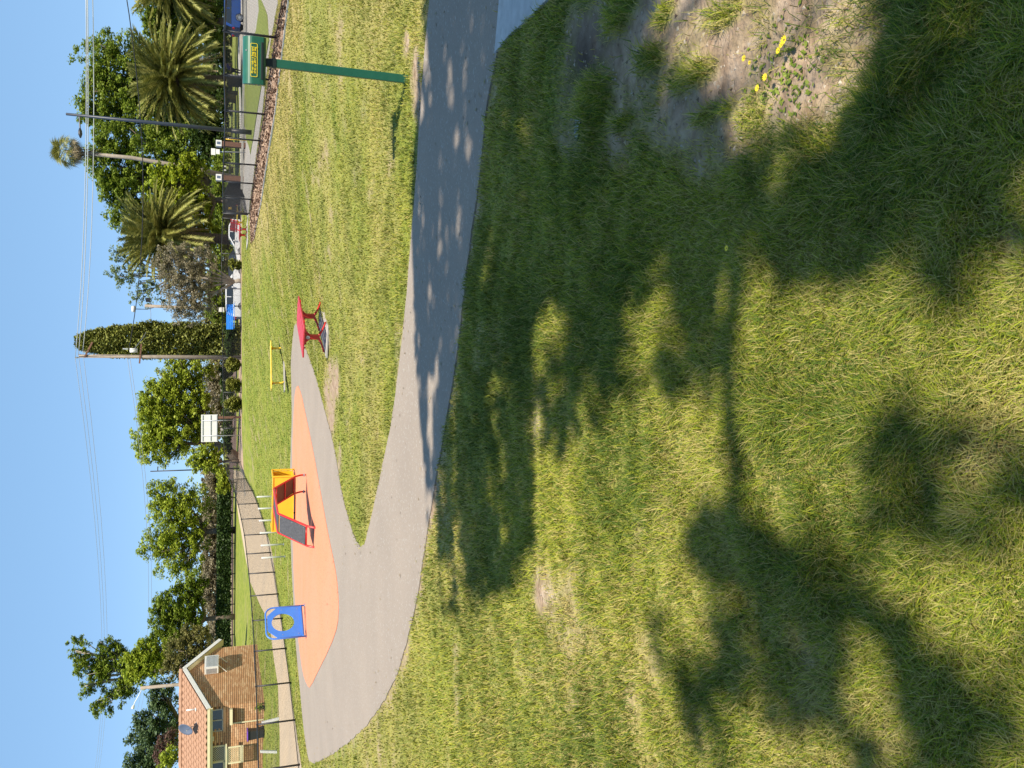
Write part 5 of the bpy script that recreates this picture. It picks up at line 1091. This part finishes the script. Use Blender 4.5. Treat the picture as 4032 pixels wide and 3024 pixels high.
# pale green roofed building behind the hedge
b0_ = W(905,2420,104); bz = Z(b0_.x,104); r = thing('shed','long low building with a pale green roof behind the hedge','building',(b0_.x,104,bz)); z0_ = W(856,2420,104).z-bz; z1_ = W(838,2420,104).z-bz; hw_ = 160*104/F
MB().box((0,2,z0_/2-.2),(hw_*2-.4,4,z0_)).build('wall','cream',r); MB().add([(-hw_,-.3,z0_-.1),(hw_,-.3,z0_-.1),(hw_,2.2,z1_),(-hw_,2.2,z1_),(-hw_,4.6,z0_-.1),(hw_,4.6,z0_-.1)],[(0,1,2,3),(3,2,5,4),(0,3,4),(1,5,2)]).build('roof','palegreen',r)
for i in range(6): MB().box((-hw_+1+i*1.7,-.012,z0_*.55),(.9,.03,.8)).build('window','glass',r)
# distant house behind the noticeboard tree
b0_ = W(905,1575,118); bz = Z(b0_.x,118); r = thing('distant_house','distant pale house with grey roof glimpsed under the tree','house',(b0_.x,118,bz)); MB().box((0,2,1.3),(9,4,2.6)).build('wall','concrete',r); MB().add([(-5,-.5,2.6),(5,-.5,2.6),(4,2,4.1),(-4,2,4.1),(-5,4.5,2.6),(5,4.5,2.6)],[(0,1,2,3),(3,2,5,4),(0,3,4),(1,5,2)]).build('roof','bluegrey',r); MB().box((-1.5,-.01,1.5),(1.2,.04,1)).build('window','glass',r)
# brown timber post behind the fence by the noticeboard
b0_ = W(932,1643,62); bz = Z(b0_.x,62); tz = W(860,1643,62).z; r = MB().box((0,0,(tz-bz)/2),(.16,.16,tz-bz)).build('timber_post','brown'); r.location = (b0_.x,62,bz); tag(r,'brown timber post behind the right leg of the noticeboard','post')

# ---------------------------------------------------------------- the tree beside the photographer whose shade falls on the lawn
SH = []
def shade_poly(poly, n_, hmin, hmax, cov=1):
    a = np.array(poly); mn = a.min(0); mx_ = a.max(0); k_ = 0
    while k_ < n_:
        p = mn+(mx_-mn)*rng.random(2)
        if inpoly(np.array([p[0]]),np.array([p[1]]),poly)[0]: k_ += 1; g_ = Gn(p[0],p[1]); SH.append((g_[0],g_[1],hmin+(hmax-hmin)*rng.random()))
W_pts = []
def gpoly(px): return [Gn(*p) for p in px]
def fill(px, dens, thr=.0, hmin=8.5, hmax=13, sx=1.0, sy=1.0):
    P = gpoly(px); xs = [p[0] for p in P]; ys = [p[1] for p in P]; tot = int(dens*(max(xs)-min(xs))*(max(ys)-min(ys))); x = min(xs)+(max(xs)-min(xs))*rng.random(tot); y = min(ys)+(max(ys)-min(ys))*rng.random(tot); k = inpoly(x+rng.normal(0,.05,tot),y+rng.normal(0,.05,tot),P)
    x = x[k]; y = y[k]; g_ = fbm(x*sx,y*sy,.62,31,3); g2 = fbm(x*sx*2.6,y*sy*2.6,.62,77,2); k = rng.random(len(x)) < np.clip((g_-thr)*3.6+(g2-.5)*1.1,0,1)*np.clip((g2-.22)*5,.25,1); x = x[k]; y = y[k]; h_ = hmin+(hmax-hmin)*rng.random(len(x)); z = Zn(x,y); t_ = h_/SUN_DIR.z
    return np.stack([x+SUN_DIR.x*t_, y+SUN_DIR.y*t_, z+h_],-1)
S1a = [(1690,-250),(1650,300),(1632,600),(1625,900),(1640,1250),(1650,1500),(1672,1750),(1690,1950),(1700,2170),(1770,2200),(1830,1900),(1860,1400),(1930,700),(1990,-250)]
S1b = [(1930,-250),(1900,500),(1880,1000),(1850,1450),(1830,1750),(1900,1600),(1960,1350),(2130,1180),(2260,1150),(2420,1130),(2600,1180),(2800,1000),(2880,700),(2860,480),(2620,300),(2560,0),(2540,-250)]
cl = [fill(S1a,1100,.23,sx=.6,sy=2.2), fill(S1b,1200,-.05)]
for px,d_,so2 in (([(1815,1450),(1800,2000),(1820,2330),(1960,2330),(2080,2250),(2110,2000),(2120,1750),(2020,1600),(1900,1400)],520,.30),
    ([(1730,2200),(1740,2420),(1800,2450),(1900,2450),(1860,2250)],330,.45),
    ([(1900,1250),(2000,1600),(2150,1720),(2330,1820),(2450,1650),(2600,1250),(2420,1100),(2130,1150)],480,.47),
    ([(2700,2120),(2800,1950),(2980,1980),(3000,2200),(2850,2300)],560,.22),([(2560,2500),(2660,2300),(2800,2180),(2900,2040),(3100,2060),(3300,2150),(3450,2300),(3900,2350),(4150,2500),(4150,3150),(2620,3150)],470,.36),
    ([(3440,-250),(3450,300),(3500,480),(3620,640),(3850,720),(4200,680),(4200,-250)],560,.24),
    ([(2900,600),(2860,800),(3000,800),(3400,800),(3600,500),(3440,420),(3100,560)],480,.36),
    ([(2300,1150),(2400,1500),(2600,1560),(2780,1540),(2950,1250),(2950,850),(2700,850)],500,.40),
    ([(3600,700),(3620,1050),(3850,1250),(4180,1100),(4180,650)],420,.46),
    ([(3400,1600),(3450,1950),(3550,2350),(4150,2350),(4150,1750),(3700,1650)],430,.44),
    ([(2950,700),(3000,1050),(3150,1150),(3450,1050),(3600,850),(3500,600)],480,.38)): cl.append(fill(px,d_*1.3,so2-.10))
bk_ = rng.random((9000,3))*np.array([17,11,7])+np.array([-6,-21,6.5]); bk_ = bk_[fbm(bk_[:,0],bk_[:,1],2.2,51)>.42]; cl.append(bk_)  # extra unseen leaf mass added behind the viewer to block sky light
cc = np.concatenate(cl); tb = Vector((4.6,-8.5,0)); tb.z = Z(tb.x,tb.y)
r = thing('shade_tree','broad leafy tree behind the viewer casting the foreground shade','tree',tb)
V,Fa = leafquads(cc,.12,.9,1.25); V[len(V)-len(bk_)*4:] = (V[len(V)-len(bk_)*4:].reshape(-1,4,3)-bk_[:,None])  .__mul__(3.0).__add__(bk_[:,None]).reshape(-1,3); o = link('crown',npmesh('crown',V-np.array(tb),Fa,LG['mid'],4),r); o['kind'] = 'stuff'
fork = Vector((4.4,-7.6,6.5)); mb = MB(); mb.tube([tb-Vector((0,0,.3)),tb.lerp(fork,.5),fork],[.36,.30,.24],10)
sel = cc[rng.integers(0,len(cl[0]),30)]
for p in sel:
    p = Vector(p); mid_ = fork.lerp(p,.5)+Vector((0,0,.5)); mb.tube([fork,mid_,p],[.03,.014,.006],5)
def up_(ix,iy,h_): g_ = G(ix,iy); return g_+SUN_DIR*(h_/SUN_DIR.z)
mb.tube([fork,up_(2250,-100,9.5),up_(2450,300,9.2),up_(2700,700,9),up_(2905,1000,9),up_(2906,1450,9),up_(2912,1800,9),up_(2925,2350,9)],[.12,.08,.06,.05,.045,.05,.055,.02],7)
mb.build('trunk','bark',r,True,off=tb)

# ---------------------------------------------------------------- small things in the foreground
def daisy(p, sc_, lab):
    r = thing('daisy',lab,'flower',p,random.random()*6,'yellow daisies on the bare soil'); r.scale = (sc_*.74,)*3; h_ = .05
    MB().tube([(0,0,-.01),(.004,0,h_)],[.0012,.001],5).build('stem',LG['mid'],r); k_ = 11
    mb = MB()
    for i in range(k_):
        a = 2*math.pi*i/k_; d_ = Vector((math.cos(a),math.sin(a),.25)); q = Vector((-math.sin(a),math.cos(a),0)); c_ = Vector((.004,0,h_)); mb.add([c_+d_*.002-q*.001,c_+d_*.008-q*.0025,c_+d_*.0145,c_+d_*.008+q*.0025,c_+d_*.002+q*.001],[(0,1,2,3,4)])
    mb.build('petals','yprint',r); MB().tube([(.004,0,h_-.001),(.004,0,h_+.002)],[.0035,.0028],8).build('centre','brown',r)
names = ['largest yellow daisy nearest the right edge of the soil patch','yellow daisy touching the largest one on its left','lowest yellow daisy in the close group of three','yellow daisy farthest from the viewer on the bare soil','small yellow daisy just below the farthest one','yellow daisy between the soil patch and the lawn edge','yellow daisy nearest the grass tuft at the soil edge','single yellow daisy alone in the shaded grass']
for (ix,iy,s_),lb in zip(((3143,165,1.5),(3122,187,1.1),(3113,208,1.1),(2972,237,1.2),(2980,250,.8),(3060,315,1.25),(3028,356,1.15),(2913,982,1.1)),names):
    g_ = G(ix,iy,0); g_.z += .006+float(disp(np.array([g_.x]),np.array([g_.y]))[0]); daisy(g_, s_, lb)
# rosette weeds
wc = []
for (ix,iy,n_,rad_) in ((3120,260,70,.07),(3150,300,60,.06),(3080,340,60,.05),(2990,300,40,.05),(3060,180,40,.05),(2340,1990,0,.1),(2780,1650,70,.07)):
    if n_ == 0: continue
    g_ = G(ix,iy); d_ = rng.normal(size=(n_,3))*rad_; q_ = np.array(g_)[None]+d_; q_[:,2] = Zn(q_[:,0],q_[:,1])+disp(q_[:,0],q_[:,1])+.004+.006*rng.random(n_); wc.append(q_)
V,Fa = leafquads(np.concatenate(wc),.010,1.0,1.8); tag(link('ground_weeds',npmesh('ground_weeds',V,Fa,LG['mid'],4)),'small leafy weeds around the yellow daisies','weeds',kind='stuff')
x, y = LITX; z = Zn(x,y)+.019+.003*(inpoly(x,y,ORANGE)); C_ = np.stack([x,y,z+.006*inpoly(x,y,ORANGE)],-1); nn_ = len(x); a_ = rng.random(nn_)*6.28; s_ = (.006+.012*rng.random(nn_))[:,None]*(1+.05*y[:,None])
d1 = np.stack([np.cos(a_),np.sin(a_),.15*rng.random(nn_)],-1)*s_; d2 = np.stack([-np.sin(a_),np.cos(a_),.3*rng.random(nn_)],-1)*s_*.5; V = np.stack([C_-d1,C_-d2,C_+d1,C_+d2],1).reshape(-1,3)
tag(link('leaf_litter',npmesh('leaf_litter',V,np.arange(nn_*4).reshape(-1,4),leafmat('dry_litter',[(.20,.15,.09),(.30,.22,.13),(.42,.33,.20),(.2,.2,.08)],0,.9),4)),'scattered dead leaves and clippings lying on the path','leaf litter',kind='stuff')
# pebbles and clods on soil
n_ = 2600; pv = []; pf = []; ico = [(0,0,1),(.9,0,.1),(-.3,.85,.1),(-.3,-.85,.0),(.1,.1,-.8)]; icf = [(0,1,2),(0,2,3),(0,3,1),(4,2,1),(4,3,2),(4,1,3)]
r_ = 1.2*(9/1.2)**rng.random(n_*6); th = (rng.random(n_*6)*2-1)*.6; x = r_*np.sin(th); y = r_*np.cos(th); k = (soilness(x,y) > .55)&~inpoly(x,y,PATH); x = x[k][:n_]; y = y[k][:n_]; z = Zn(x,y)+disp(x,y)
for i in range(len(x)):
    s_ = random.choice((.003,.004,.006,.010))*(1+.12*math.hypot(x[i],y[i])); a = random.random()*6.28; b0 = len(pv)
    for v_ in ico: pv.append((x[i]+s_*(v_[0]*math.cos(a)-v_[1]*math.sin(a)), y[i]+s_*(v_[0]*math.sin(a)+v_[1]*math.cos(a)), z[i]+s_*.5*v_[2]))
    pf += [tuple(b0+q for q in f_) for f_ in icf]
me = bpy.data.meshes.new('pebbles'); me.from_pydata(pv,[],pf); me.materials.append(leafmat('pebble',[(.16,.11,.08),(.32,.25,.19),(.5,.44,.36),(.25,.18,.13)],0,.9)); tag(link('pebbles',me),'small stones and soil clods on the bare patches','pebbles',kind='stuff')
# bark chips on the bed
n_ = 5000; bx_ = np.array(BED); x = bx_[:,0].min()+(bx_[:,0].max()-bx_[:,0].min())*rng.random(n_*5); y = 14+26*rng.random(n_*5)**1.5; k = inpoly(x,y,BED); x = x[k][:n_]; y = y[k][:n_]; z = Zn(x,y)+.03
V,Fa = leafquads(np.stack([x,y,z],-1),.07,.8,2.2); tag(link('bark_chips',npmesh('bark_chips',V,Fa,leafmat('bark_chip',[(.12,.07,.05),(.28,.18,.12),(.45,.33,.24),(.2,.12,.08)],0,.9),4)),'loose bark chips covering the bed under the right fence','bark chips',kind='stuff')
